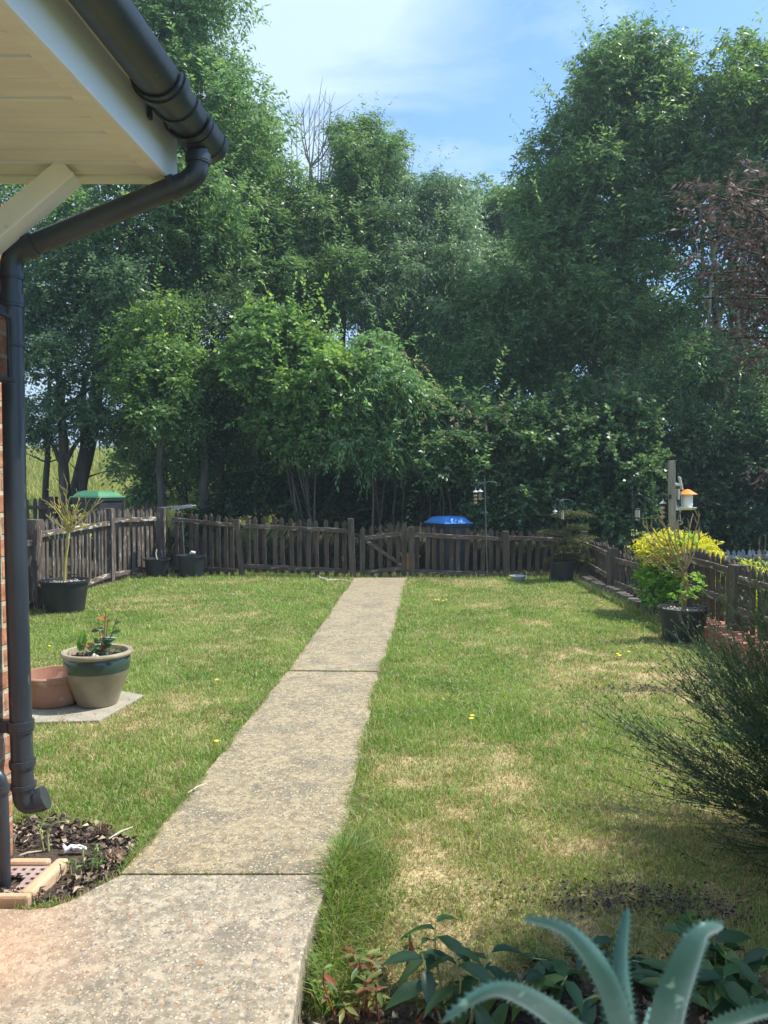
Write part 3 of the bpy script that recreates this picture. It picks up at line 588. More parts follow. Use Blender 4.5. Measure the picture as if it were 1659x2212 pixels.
# woodland undergrowth behind the fence
n = 16000; x = rg.uniform(-9, 9, n); y = rg.uniform(13.9, 22, n)
c = np.where((rg.rand(n) < .35)[:, None], np.array([[.09, .07, .04]]), np.array([[.03, .055, .02]])) * (.7 + .5 * rg.rand(n))[:, None]
tag(blades('undergrowth', x, y, ground_h(x, y), rg.uniform(.12, .45, n), np.full(n, .02), c, .9, seed=22), kind='stuff')

# soil litter: curled dead leaves and chips on the bare patches
def litter(name, x, y, z, s, pal, seed):
    rg = np.random.RandomState(seed); n = len(x); D = nrm(np.stack([rg.randn(n), rg.randn(n), .4 * rg.randn(n)], 1)); N = np.stack([.6 * rg.randn(n), .6 * rg.randn(n), np.ones(n)], 1)
    v, f = leaves(np.stack([x, y, z], 1), D, N, s, s * (.3 + .4 * rg.rand(n)), fold=.5); pal = np.array(pal)
    return tag(np_mesh(name, v, [f], np.repeat(pal[rg.randint(0, len(pal), n)] * (.7 + .6 * rg.rand(n))[:, None], 4, 0), M_litter), kind='stuff')
n = 3600; x = rg.uniform(-1.75, -.7, n); y = rg.uniform(2.7, 3.85, n); k = inpoly(x, y, [(p.x, p.y) for p in SOIL_POLY]) & ~inpoly(x, y, [(p.x, p.y) for p in pat]); k &= ~((x < -1.2) & (y > 2.78) & (y < 3.14)); x, y = x[k], y[k]
litter('leaf_litter', x, y, .004 + .02 * rg.rand(len(x)), rg.uniform(.012, .045, len(x)), [(.06, .045, .035), (.1, .075, .055), (.16, .12, .085), (.42, .33, .24), (.04, .032, .028)], 31)
n = 3800; x = rg.uniform(-.3, 2.9, n); y = rg.uniform(1.7, 2.75, n); k = (soilness(x, y) > .25) & ~inpoly(x, y, [(p.x, p.y) for p in pat]); x, y = x[k], y[k]
litter('leaf_litter', x, y, lawn_h(x, y) + .02 * rg.rand(len(x)), rg.uniform(.012, .05, len(x)), [(.1, .08, .06), (.2, .16, .12), (.36, .29, .2), (.05, .04, .035)], 32)
n = 700; p = gr(1400, 1935); x = p.x + .25 * rg.randn(n); y = p.y + .05 * rg.randn(n)
litter('leaf_litter', x, y, lawn_h(x, y) + .015 + .015 * rg.rand(n), rg.uniform(.008, .022, n), [(.02, .02, .022), (.035, .035, .04), (.07, .06, .05)], 33)
n = 260; p = gr(1405, 1490); x = p.x + .22 * rg.randn(n); y = p.y + .08 * rg.randn(n)
litter('leaf_litter', x, y, lawn_h(x, y) + .015, rg.uniform(.012, .035, n), [(.03, .028, .025), (.1, .08, .06)], 34)

# ================================================================== HAZE (volume added to lift the darks, in place of window-glass glare)
hz = bpy.data.meshes.new('added_haze'); G_ = [(-460, -160, -3), (460, -160, -3), (460, 640, -3), (-460, 640, -3), (-460, -160, 60), (460, -160, 60), (460, 640, 60), (-460, 640, 60)]
hz.from_pydata(G_, [], [(3, 2, 1, 0), (4, 5, 6, 7), (0, 1, 5, 4), (1, 2, 6, 5), (2, 3, 7, 6), (3, 0, 4, 7)]); ho = link('added_haze', hz, None); tag(ho, kind='stuff')
mh = bpy.data.materials.new('glare_haze'); mh.use_nodes = True; mh.node_tree.nodes.clear(); pv = mh.node_tree.nodes.new('ShaderNodeVolumePrincipled'); mo_ = mh.node_tree.nodes.new('ShaderNodeOutputMaterial')
pv.inputs['Color'].default_value = (.7, .87, 1, 1); pv.inputs['Density'].default_value = .0017; pv.inputs['Anisotropy'].default_value = .3; mh.node_tree.links.new(pv.outputs[0], mo_.inputs['Volume']); hz.materials.append(mh)

# ================================================================== HOUSE (the wing on the left and the sill under the window)
AX = Vector((math.sin(R(5.3)), math.cos(R(5.3)), 0))     # the direction the house runs in
house = thing('house', 'brick house wing with white canopy, black gutter and black downpipe', 'house', (-1.6, 3.1, 0))
WC = Vector((-1.518, 3.1, 0))                             # outer corner of the brick wing
g = G(); a = WC; b = WC - AX * 3.6; side = Vector((-AX.y, AX.x, 0))
g.prism([a, a + side * 2.6, b + side * 2.6, b], -.1, 2.62); g.build('wall', M_brick, house)
gx = G(); zs_, zf = 2.700, 2.888
E = Vector((-.842, 3.10, 0))                              # far outer corner of the canopy
def cp(u, v, z): p = E - AX * u - Vector((1, 0, 0)) * v; p.z = z; return p
g = G()
for k in range(26):                                        # soffit boards with a shadow gap between
    u0 = .075 + k * .118; g.prism([cp(u0, .062, 0), cp(u0 + .108, .062, 0), cp(u0 + .108, 1.7, 0), cp(u0, 1.7, 0)][::-1], zs_ + .006 + .004 * (k % 2), zs_ + .022)
g.build('soffit', M_cream, house, bevel=.004)
g = G(); g.prism([cp(.0, .0, 0), cp(3.3, .0, 0), cp(3.3, .058, 0), cp(.0, .058, 0)][::-1], zs_ - .004, zs_ + .02)
g.prism([cp(.0, .0595, 0), cp(.072, .0595, 0), cp(.072, 1.7, 0), cp(.0, 1.7, 0)][::-1], zs_ - .002, zs_ + .024)
g.build('soffit_trim', M_cream, house, bevel=.003)
g = G(); g.prism([cp(-.004, -.02, 0), cp(3.3, -.02, 0), cp(3.3, -.001, 0), cp(-.004, -.001, 0)][::-1], zs_ - .008, zf); g.build('fascia', M_white, house, bevel=.003)
g = G(); g.prism([cp(-.01, -.031, 0), cp(3.3, -.031, 0), cp(3.3, -.0215, 0), cp(-.01, -.0215, 0)][::-1], zf - .012, zf + .004); g.build('fascia_batten', M_cream, house)
g = G(); g.prism([cp(.0, -.012, 0), cp(3.3, -.012, 0), cp(3.3, .01, 0), cp(.0, .01, 0)][::-1], zf + .002, zf + .09); g.build('fascia_board', M_felt, house)
g = G(); g.prism([cp(-.003, .011, 0), cp(.02, .011, 0), cp(.02, 1.7, 0), cp(-.003, 1.7, 0)][::-1], zs_ + .026, zf + .06); g.build('end_board', M_white, house)
g = G()                                                    # pitched canopy roof with tiles
def rp(u, v, lift=0): p = cp(u, v, 0); p.z = zf + .07 + lift + max(0, v + .08) * .55; return p
for u in np.arange(-.03, 3.3, .17):
    for r in range(6):
        v0 = -.075 + r * .26; v1 = v0 + .3
        q = [rp(u, v0, .03), rp(u + .165, v0, .03), rp(u + .165, v1, .008), rp(u, v1, .008)]
        g.add(q + [p - Vector((0, 0, .014)) for p in q], [(0, 1, 2, 3), (7, 6, 5, 4), (0, 4, 5, 1), (1, 5, 6, 2), (2, 6, 7, 3), (3, 7, 4, 0)])
g.build('roof', M_tile, house)
g = G(); q = [cp(u, v, 0) for u in (-.02, 3.3) for v in (.02, -.075)]; q[0].z = q[2].z = zf + .1; q[1].z = q[3].z = zf - .028
g.add(q + [p + Vector((0, 0, .004)) for p in q], [(0, 1, 3, 2), (4, 6, 7, 5), (0, 4, 5, 1), (2, 3, 7, 6), (0, 2, 6, 4), (1, 5, 7, 3)]); g.build('eaves_felt', M_felt, house)
# gutter: open half round with stop end, bracket joints and running outlet
GZ = 2.876; GC = E + Vector((.128, 0, 0)); GR = .079
def gpt(u, a, r): c = GC - AX * u; n_ = Vector((1, 0, 0)); return Vector((c.x + n_.x * math.cos(a) * r, c.y, GZ + math.sin(a) * r))
gut = G(); NA = 20
def shell_(g, u0, u1, r, th=.004, a0=math.pi, a1=2 * math.pi):
    vs = []; fs = []
    for u in (u0, u1):
        for rr in (r, r - th):
            for k in range(NA + 1): vs.append(gpt(u, a0 + (a1 - a0) * k / NA, rr))
    n_ = NA + 1
    for k in range(NA):
        fs += [(k, k + 1, 2 * n_ + k + 1, 2 * n_ + k), (n_ + k, 3 * n_ + k, 3 * n_ + k + 1, n_ + k + 1), (k, n_ + k, n_ + k + 1, k + 1), (2 * n_ + k, 2 * n_ + k + 1, 3 * n_ + k + 1, 3 * n_ + k)]
    for k in (0, NA): fs.append((k, 2 * n_ + k, 3 * n_ + k, n_ + k))
    g.add(vs, fs)
shell_(gut, 0, 3.5, GR)
gutter = gut.build('gutter', M_black, house, smooth=True)
g = G(); shell_(g, -.02, .15, GR + .008, .006); shell_(g, .17, .20, GR + .012, .006); shell_(g, .42, .5, GR + .009, .006); shell_(g, .445, .475, GR + .015, .005); shell_(g, -.02, 0.02, GR + .013, .007)
cap = [gpt(-.022, math.pi + math.pi * k / 16, GR + .011) for k in range(17)]; g.add(cap + [p + AX * .008 for p in cap], [tuple(range(17)), tuple(range(33, 16, -1))] + [(k, 17 + k, 18 + k, k + 1) for k in range(16)])
g.add([gpt(-.022, math.pi, GR + .011), gpt(-.022, 2 * math.pi, GR + .011), gpt(-.03, 2 * math.pi, GR + .011), gpt(-.03, math.pi, GR + .011)], [(0, 1, 2, 3)])
g.build_each('gutter_joint', M_black, gutter, smooth=True)
g = G()                                                    # brackets that carry the gutter
for u in (.3, 1.15, 2.0): shell_(g, u, u + .022, GR + .007, .006); c_ = gpt(u, math.pi, GR + .02); g.box(c_ + Vector((.002, 0, -.02)), (.012, .03, .08))
g.build_each('gutter_bracket', M_black, gutter)
# swan neck and downpipe
PR = .0415; PX, PY = -1.448, 3.02
top = GC - AX * .075
def arc(p0, p1, p2, n=6): return [p0.lerp(p1, t).lerp(p1.lerp(p2, t), t) for t in [k / n for k in range(n + 1)]]
z1 = at(447, 380, 3.02).z
A0 = Vector((top.x, top.y, GZ - GR + .01)); A1 = Vector((top.x, top.y, z1 - .005)); B1 = Vector((PX, PY, at(24, 548, 3.02).z))
dAB = (B1 - A1).normalized()
line = [A0, A0.lerp(A1, .5)] + arc(A1 + Vector((0, 0, .055)), A1, A1 + dAB * .07) + [A1.lerp(B1, .5)] + arc(B1 - dAB * .06, B1, B1 - Vector((0, 0, .06)))
line += [Vector((PX, PY, 1.2)), Vector((PX + .012, PY, .33))]
S0 = Vector((PX + .014, PY, .225)); S1 = S0 + Vector((.078, .015, .03))
line += arc(S0 + Vector((0, 0, .06)), S0, S0 + (S1 - S0) * .55) + [S1]
g = G(); g.tube(line, PR, 24); dp = g.build('downpipe', M_black, house, smooth=True)
g = G()
def collar(g, p, d, L_=.05, r=PR + .006): p = Vector(p); d = Vector(d).normalized(); g.tube([p - d * L_ / 2, p - d * L_ * .3, p - d * L_ * .3 + d * .001, p + d * L_ / 2], [r, r, r + .002, r + .002], 24)
collar(g, A1 + Vector((0, 0, .07)), (0, 0, 1), .035); collar(g, A1 + dAB * .1, dAB, .03); collar(g, B1 - dAB * .085, dAB, .035); collar(g, B1 - Vector((0, 0, .085)), (0, 0, 1), .03)
collar(g, (PX, PY, at(40, 650, 3.02).z), (0, 0, 1), .05); collar(g, (PX + .012, PY, .40), (0, 0, 1), .03)
collar(g, S0 + Vector((0, 0, .085)), (0, 0, 1), .02); collar(g, S0 + (S1 - S0) * .75, S1 - S0, .02, PR + .004); collar(g, S0 + (S1 - S0) * .93, S1 - S0, .02, PR + .004)
g.build_each('pipe_joint', M_black, dp, smooth=True)
g = G(); zc = at(45, 1568, 3.02).z; collar(g, (PX + .008, PY, zc), (0, 0, 1), .045, PR + .007); g.box((PX - .06, PY, zc), (.07, .03, .05)); zc = 2.05; collar(g, (PX, PY, zc), (0, 0, 1), .02, PR + .004); g.build_each('pipe_clip', M_black, dp, bevel=.002)
# gallows bracket
g = G(); g.beam(at(148, 382, 2.97) + Vector((.01, 0, .02)), at(-40, 535, 2.93), .085, .10, up=(0, 1, 0)); g.build('bracket_brace', M_cream, house, bevel=.006)
# small waste pipe into the gully
g = G(); wx, wy = -1.425, 2.83; zt = at(17, 1662, wy).z
g.tube([Vector((wx - .2, wy - .03, zt - .012)), Vector((wx - .06, wy - .01, zt - .012))] + arc(Vector((wx - .05, wy, zt - .012)), Vector((wx, wy, zt - .012)), Vector((wx, wy, zt - .06))) + [Vector((wx + .004, wy, .2)), Vector((wx + .006, wy, -.04))], .0225, 18)
wp = g.build('waste_pipe', M_black, house, smooth=True)
g = G(); collar(g, (wx, wy, zt - .075), (0, 0, 1), .03, .0265); collar(g, (wx - .055, wy - .004, zt - .012), (1, 0, 0), .02, .0265); g.build_each('pipe_joint', M_black, wp, smooth=True)
# sill and wall under the window the photograph is taken from
g = G(); g.box((.5, .66, .87), (3.2, .34, .04)); g.build('windowsill', M_white, house, bevel=.005)
g = G(); g.box((.5, .76, .39), (3.0, .24, .9)); g.build('wall', M_brick, house)

# wall lantern
lan = thing('wall_lantern', 'black iron wall lantern with glass sides fixed to the brick wing', 'lantern', (-1.47, 2.79, 2.0))
lx, ly = -1.42, 2.79; zt_, zb_ = at(0, 678, ly).z, at(0, 818, ly).z
g = G(); g.box((lx - .005, ly, zt_), (.115, .115, .012)); g.box((lx - .005, ly, zt_ + .02), (.09, .09, .03)); g.box((lx, ly, zb_), (.125, .125, .012))
for a in (-1, 1):
    for b in (-1, 1): g.beam((lx + a * .046, ly + b * .046, zb_), (lx + a * .043, ly + b * .043, zt_), .006, .006, up=(0, 1, 0))
g.box((lx - .02, ly, zb_ - .035), (.06, .05, .05)); g.box((lx - .09, ly, zb_ - .03), (.06, .03, .03)); g.build('frame', M_iron, lan, bevel=.001)
mg = bpy.data.materials.new('lantern_glass'); mg.use_nodes = True; bb = mg.node_tree.nodes['Principled BSDF']; bb.inputs['Transmission Weight'].default_value = 1; bb.inputs['Roughness'].default_value = .08; bb.inputs['IOR'].default_value = 1.1
g = G(); g.box((lx, ly, (zt_ + zb_) / 2), (.082, .082, zt_ - zb_ - .015)); g.build('glass', mg, lan)
g = G(); g.lathe((lx + .002, ly - .03, zb_ - .045), [(0, -.012), (.008, -.009), (.012, 0), (.008, .009), (0, .012)], 12); g.build('sensor', M_wplas, lan, smooth=True)

# gully
gu = thing('drain_gully', 'square yellow-edged drain gully with rusty grate beside the patio', 'drain', (-1.42, 2.97, 0))
x0, x1, y0, y1 = -1.62, -1.275, 2.72, 2.98; sk = .035
def gp(x, y): return (x + (y - y0) * .1, y)
def quad_(xa, xb, ya, yb): return [gp(xa, ya), gp(xb, ya), gp(xb, yb), gp(xa, yb)]
g = G(); g.prism(quad_(x0, x1 + .012, y0 - .03, y0), -.08, .043); g.prism(quad_(x1 - .038, x1 + .012, y0 + .002, y1), -.08, .041); g.prism(quad_(x0, x1 - .062, y1 - .025, y1 + .012), -.08, .036)
g.build_each('kerb', M_curb, gu, bevel=.012)
g = G(); nxg, nyg = 8, 6; xs = np.linspace(x0 + .002, x1 - .04, nxg * 2 + 2); ys = np.linspace(y0 + .004, y1 - .03, nyg * 2 + 2)
hole = lambda i, j: (i % 2 == 1 and j % 2 == 1)
cxp, cyp = wx, wy
for i in range(len(xs) - 1):
    for j in range(len(ys) - 1):
        mx_, my_ = (xs[i] + xs[i + 1]) / 2, (ys[j] + ys[j + 1]) / 2
        if hole(i, j) or math.hypot(mx_ - cxp, (my_ - cyp)) < .055: continue
        g.prism(quad_(xs[i], xs[i + 1], ys[j], ys[j + 1]), .012, .02)
g.build('grate', M_grate, gu)
g = G(); g.prism(quad_(x0 + .001, x1 - .041, y0 + .003, y1 - .027), -.11, -.1); g.build('sump', M_dark, gu)

# ================================================================== FENCES AND GATE
def picket(g, p, top, w, d, normal, lean=0.0, point=.05):
    """pointed board: p = foot, top = z of the tip"""
    n = Vector(normal).normalized(); s = Vector((-n.y, n.x, 0)); p = Vector(p); h = top - p.z; L_ = s * lean * h
    prof = [(-w / 2, 0), (w / 2, 0), (w / 2, h - point), (0, h), (-w / 2, h - point)]
    f = []
    for o_ in (-d / 2, d / 2):
        for a, z in prof: f.append(p + s * a + n * o_ + Vector((0, 0, z)) + L_ * (z / h))
    return g.add(f, [(4, 3, 2, 1, 0), (5, 6, 7, 8, 9)] + [(i, (i + 1) % 5, 5 + (i + 1) % 5, 5 + i) for i in range(5)])
def post_(g, foot, top, w, d, normal, lean=0.0):
    n = Vector(normal).normalized(); s = Vector((-n.y, n.x, 0)); foot, top = Vector(foot), Vector(top)
    return g.beam(foot, top + s * lean, w, d, up=n)
frnd = random.Random(5)
def fence(name, label, group, spec, mp_, mr, mpo, normal_toward):
    """spec: dict(posts=[(foot, top, w)], bays=[(a_top_rail, b_top_rail, a_low, b_low, n, za, zb, foot_a, foot_b)])"""
    t = thing(name, label, 'fence', spec['posts'][0][0] if spec['posts'] else spec['bays'][0][2], group)
    for foot, top, w in spec['posts']:
        g = G(); g.beam(Vector(foot) - Vector((0, 0, .05)), top, w, w, up=normal_toward); g.build('post', mpo, t, bevel=.005)
    for (ta, tb, la, lb, n, za, zb, fz) in spec['bays']:
        ta, tb, la, lb = map(Vector, (ta, tb, la, lb)); d = (tb - ta); d.z = 0; d.normalize(); nn = Vector((-d.y, d.x, 0))
        if nn.dot(Vector(normal_toward)) < 0: nn = -nn
        for a, b in ((ta, tb), (la, lb)):
            g = G(); k = 5; pts = [a.lerp(b, i / k) + Vector((0, 0, frnd.uniform(-.004, .004))) for i in range(k + 1)]
            for p, q in zip(pts[:-1], pts[1:]): g.beam(p, q, .042, .07, up=(0, 0, 1))
            g.build('rail', mr, t, bevel=.004)
        for i in range(n):
            f = (i + .5) / n + frnd.uniform(-.012, .012); p = ta.lerp(tb, f) - nn * .036; q = la.lerp(lb, f) - nn * .036
            z = za + (zb - za) * f + frnd.uniform(-.018, .018); ln = frnd.uniform(-.03, .03)
            g = G(); picket(g, (q.x, q.y, q.z - fz + frnd.uniform(-.01, .01)), z, .068, .018, nn, ln, .045); g.build('picket', mp_, t)
    return t
YB = 12.62
def B(px, py, Y=YB): return at(px, py, Y)
# back fence, left run: corner post, leaning post, gate post
Yl = 13.25
cl, pa, pb = (B(359, 1232, Yl), B(359, 1100, Yl)), (B(523, 1238, 12.85), B(511, 1122, 12.85)), (B(763, 1253, YB), B(757, 1120, YB))
P3 = Vector((0, -1, 0))
def bay(px1, t1, l1, px2, t2, l2, Y1, Y2, n, top1, top2, fz=.1):
    a, b = B(px1, t1, Y1), B(px2, t2, Y2); c, d = B(px1, l1, Y1), B(px2, l2, Y2)
    return (a, b, c, d, n, B(px1, top1, Y1).z, B(px2, top2, Y2).z, fz)
fence('picket_fence', 'dark weathered picket fence left of the gate with one leaning post', 'picket fences of the garden',
      dict(posts=[(pa[0], pa[1], .085), (pb[0], pb[1], .1)],
           bays=[bay(372, 1122, 1226, 509, 1136, 1232, 13.2, 12.87, 9, 1103, 1117), bay(526, 1136, 1222, 752, 1147, 1234, 12.85, 12.64, 12, 1114, 1127)]),
      M_wood, M_woodrd, M_postd, P3)
fence('picket_fence', 'dark picket fence between the gate and the potted conifer in the corner', 'picket fences of the garden',
      dict(posts=[(B(889, 1247), B(889, 1138), .095), (B(1094, 1250), B(1092, 1147), .1), (B(1264, 1252, 12.7), B(1262, 1148, 12.7), .095)],
           bays=[bay(894, 1155, 1234, 1088, 1165, 1243, YB, YB, 11, 1136, 1145), bay(1098, 1162, 1240, 1258, 1169, 1246, YB, 12.68, 9, 1147, 1152)]),
      M_wood, M_woodrd, M_postd, P3)
# gate
gate = thing('garden_gate', 'small wooden picket gate with diagonal brace at the end of the path', 'gate', B(830, 1250))
Yg = 12.66
for (p, q) in (((783, 1252), (782, 1138)), ((873, 1250), (878, 1128))):
    g = G(); a = at(*p, Yg); b = at(*q, Yg); picket(g, a, b.z, .085, .035, P3, 0, .05); g.build('stile', M_postd, gate)
for k, (xx, yt, yb_) in enumerate([(803, 1135, 1249), (822, 1132, 1248), (841, 1129, 1247), (860, 1128, 1246)]):
    g = G(); a = at(xx, yb_, Yg + .04); b = at(xx, yt, Yg + .04); picket(g, a, b.z, .07, .018, P3, frnd.uniform(-.02, .02), .045); g.build('picket', M_wood, gate)
for (a, b, w_) in (((787, 1163), (872, 1152), .07), ((789, 1237), (870, 1227), .07)):
    g = G(); g.beam(at(*a, Yg), at(*b, Yg), .03, w_); g.build('rail', M_woodrd, gate, bevel=.003)
g = G(); g.beam(at(792, 1169, Yg - .002), at(869, 1221, Yg - .002), .028, .055); g.build('brace', M_woodrd, gate, bevel=.003)
g = G(); q = at(783, 1157, Yg - .05); g.tube([q + Vector((-.12, .03, .03)), q + Vector((-.05, -.01, 0)), q + Vector((.03, 0, .02))], .006, 6); g.build('latch', M_iron, gate)
# left fence, lit by the sun
def GX(px, Y, z): return Vector(((px - CX) / F * Y, Y, z))
n1_, m1_ = (-4.22, 9.25), (-4.33, 12.1)
c1_ = (-3.86, 13.25)
fence('picket_fence', 'sunlit greyish picket fence along the left side of the lawn', 'picket fences of the garden',
      dict(posts=[((n1_[0], n1_[1], 0), (n1_[0], n1_[1], at(80, 1122, n1_[1]).z), .15), ((m1_[0], m1_[1], 0), (m1_[0], m1_[1], at(247, 1098, m1_[1]).z), .13), ((c1_[0], c1_[1], 0), (c1_[0] + .02, c1_[1], at(359, 1096, c1_[1]).z), .14)],
           bays=[(Vector((n1_[0], 9.33, at(95, 1156, 9.33).z)), Vector((m1_[0] + .02, 12.03, at(240, 1130, 12.03).z)), Vector((n1_[0], 9.33, .09)), Vector((m1_[0] + .02, 12.03, at(240, 1243, 12.0).z)), 17, at(95, 1124, 9.33).z, at(240, 1099, 12.03).z, .0),
                 (Vector((m1_[0] + .05, 12.17, at(256, 1124, 12.17).z)), Vector((c1_[0] - .05, 13.15, at(345, 1121, 13.15).z)), Vector((m1_[0] + .05, 12.17, at(256, 1241, 12.17).z)), Vector((c1_[0] - .05, 13.15, at(330, 1226, 13.15).z)), 9, at(258, 1100, 12.2).z, at(345, 1098, 13.15).z, 0.0),
                 (Vector((n1_[0], 9.17, .82)), Vector((n1_[0], 6.6, .8)), Vector((n1_[0], 9.17, .1)), Vector((n1_[0], 6.6, .1)), 17, 1.0, .98, .0)]),
      M_wood2, M_woodr, M_wood2, (1, 0, 0))
# right fence on its brick edging
XF = 3.3
def RZ(px, py, X=XF): Y = X * F / (px - CX); return Vector((X, Y, at(px, py, Y).z))
dY = XF * F / (1337 - CX)
fence('picket_fence', 'low dark picket fence on the right running from the corner to the golden shrub', 'picket fences of the garden',
      dict(posts=[((XF - .08, dY, 0), (XF - .08, dY, at(1340, 1184, dY).z), .12)],
           bays=[(Vector((XF, 12.62, at(1278, 1175, 12.6).z)), Vector((XF - .03, dY + .08, at(1334, 1204, dY).z)), Vector((XF, 12.62, at(1278, 1215, 12.6).z)), Vector((XF - .03, dY + .08, at(1334, 1254, dY).z)), 13, at(1278, 1163, 12.6).z, at(1334, 1184, dY).z, .16),
                 (Vector((XF - .06, dY - .08, at(1347, 1208, dY).z)), Vector((XF, 8.75, .47)), Vector((XF - .06, dY - .08, at(1347, 1259, dY).z)), Vector((XF, 8.75, .155)), 13, at(1347, 1190, dY).z, .58, .16)]),
      M_wood, M_woodrd, M_postd, (-1, 0, 0))
e1 = RZ(1599, 1220)
e2 = Vector((XF, 5.2, .8))
fence('picket_fence', 'dark picket fence standing behind the red brick edging near the broom', 'picket fences of the garden',
      dict(posts=[((XF, e1.y, .165), (XF, e1.y, e1.z), .15), ((XF, 8.32, 0.1), (XF, 8.32, .78), .09), ((XF, 5.2, .165), (XF, 5.2, .8), .12)],
           bays=[(Vector((XF - .03, 8.3, .715)), Vector((XF - .03, e1.y + .07, .70)), Vector((XF - .03, 8.3, .42)), Vector((XF - .03, e1.y + .07, .41)), 10, .85, .82, .24),
                 (Vector((XF - .03, e1.y - .07, .64)), Vector((XF - .03, 5.25, .63)), Vector((XF - .03, e1.y - .07, .35)), Vector((XF - .03, 5.25, .34)), 14, .77, .76, .19)]),
      M_wood, M_woodrd, M_postd, (-1, 0, 0))
g = G(); g.prism([(3.04, 4.2), (3.46, 4.2), (3.46, 8.45), (3.04, 8.45)], -.15, .165)
tag(g.build('brick_edging', M_brick2, origin=(3.04, 4.2, 0), bevel=.008), 'low red brick edging wall with light squares under the right picket fence', 'edging wall')
# neighbours' fences
zn = -.5
def Nn(px, py): return at(px, py, 14.2)
fence('picket_fence', 'pale grey neighbouring picket fence beyond the golden shrub', 'neighbouring picket fences',
      dict(posts=[], bays=[(Nn(1400, 1202), Nn(1790, 1204), Nn(1400, 1262), Nn(1790, 1264), 33, Nn(1400, 1186).z, Nn(1790, 1188).z, .1)]), M_woodg, M_woodg, M_woodg, P3)
for p_ in (1600, 1612):
    g = G(); g.tube([Nn(p_, 1262) + Vector((0, -.6, 0)), Nn(p_ + 8, 1150) + Vector((0, -.6, 0))], .006, 6)
    tag(g.build('garden_cane', M_stem_b, origin=Nn(p_, 1262) + Vector((0, -.6, 0))), 'thin bamboo cane, %s of the two, in front of the grey neighbouring fence' % ('left' if p_ == 1600 else 'right'), 'cane', 'bamboo canes')
Ym = 14.7
fence('picket_fence', 'shaded dark picket fence behind the green bin beyond the left fence', 'neighbouring picket fences',
      dict(posts=[(at(114, 1190, Ym), at(114, 1073, Ym), .15)],
           bays=[(at(-30, 1098, Ym), at(108, 1096, Ym), at(-30, 1170, Ym), at(108, 1168, Ym), 10, at(0, 1075, Ym).z, at(0, 1076, Ym).z, .1),
                 (at(120, 1105, Ym), at(352, 1103, Ym), at(120, 1170, Ym), at(352, 1168, Ym), 17, at(0, 1086, Ym).z, at(0, 1084, Ym).z, .1)]), M_wood, M_wood, M_wood, P3)
# edging stones at the foot of the right fence
srnd = random.Random(4)
for k, (a, b) in enumerate([(12.0, 11.6), (11.4, 11.0), (10.75, 10.3), (10.2, 9.8), (9.7, 9.35), (9.25, 8.95), (8.9, 8.6)]):
    g = G(); xx = 3.16 + srnd.uniform(-.03, .02); g.box((xx, (a + b) / 2, .03), (.14, (a - b) * .92, .14 + srnd.uniform(-.02, .02)), srnd.uniform(-.1, .1))
    lab = ['%s edging stone from the corner conifer along the right fence' % s for s in ('first', 'second', 'third', 'fourth', 'fifth', 'sixth', 'seventh')][k]
    tag(g.build('edging_stone', M_stone, origin=(xx, (a + b) / 2, 0), bevel=.015), lab, 'stone', 'edging stones')

# ================================================================== POTS AND POTTED PLANTS
def branchlets(g, gl, p, d, L_, r, rnd, depth, up=.3, kink=.35, end=None):
    n = 4; pts = [p]; dd = d.normalized()
    for i in range(n):
        dd = (dd + Vector((rnd.uniform(-1, 1), rnd.uniform(-1, 1), rnd.uniform(-.6, 1) * up)) * kink).normalized(); pts.append(pts[-1] + dd * L_ / n)
    g.tube(pts, [r * (1 - .45 * i / n) for i in range(n + 1)], 6)
    if end is not None and depth == 0: end.append((pts[-1], dd))
    if depth > 0:
        for k in range(rnd.choice((2, 3))):
            j = rnd.randint(2, n); a = Vector((rnd.uniform(-1, 1), rnd.uniform(-1, 1), rnd.uniform(-.2, .8)))
            branchlets(g, gl, pts[j], (dd + a * .75), L_ * rnd.uniform(.55, .8), r * .62, rnd, depth - 1, up, kink, end)
def nursery_pot(name, label, c, rt, rb, h, fill, plant=True, handles=True, tilt=None, group='large black plastic plant pots'):
    t = thing(name, label, 'plant pot', c, group); T = tilt
    g = G(); g.lathe(c, [(0, .003), (rb, .003), (rb + .004, .012), (rt - .006, h - .03), (rt + .012, h - .028), (rt + .014, h), (rt - .002, h), (rt - .008, h - .02), (rb - .006, .02), (0, .02)], 40, T)
    body = g.build('pot_body', M_pot, t, smooth=True)
    if handles:
        for s in (-1, 1):
            g = G(); y = s * (rt + .006); q = [Vector(c) + Vector((a, y * (1 if s > 0 else 1), h + zz)) for a, zz in ((-.07, -.02), (-.07, .03), (.07, .03), (.07, -.02))]; g.tube(q, .006, 6); g.build('handle', M_pot, t)
    g = G(); n = 24; zf_ = h - fill; rr = rb + (rt - rb) * (zf_ / h) - .012; rnd = random.Random(int(rt * 1000)); vs = [Vector(c) + Vector((0, 0, zf_ + .012))]
    rings = 6
    for i in range(1, rings + 1):
        for k in range(n):
            a = 6.283 * k / n; r_ = rr * i / rings; vs.append(Vector(c) + (T @ Vector((r_ * math.cos(a), r_ * math.sin(a), zf_ + rnd.uniform(-.008, .012))) if T else Vector((r_ * math.cos(a), r_ * math.sin(a), zf_ + rnd.uniform(-.008, .012)))))
    fs = [(0, 1 + k, 1 + (k + 1) % n) for k in range(n)] + [(1 + i * n + k, 1 + (i + 1) * n + k, 1 + (i + 1) * n + (k + 1) % n, 1 + i * n + (k + 1) % n) for i in range(rings - 1) for k in range(n)]
    g.add(vs, fs); g.build('mulch' if plant else 'soil', M_chip if plant else M_soil, t)
    return t
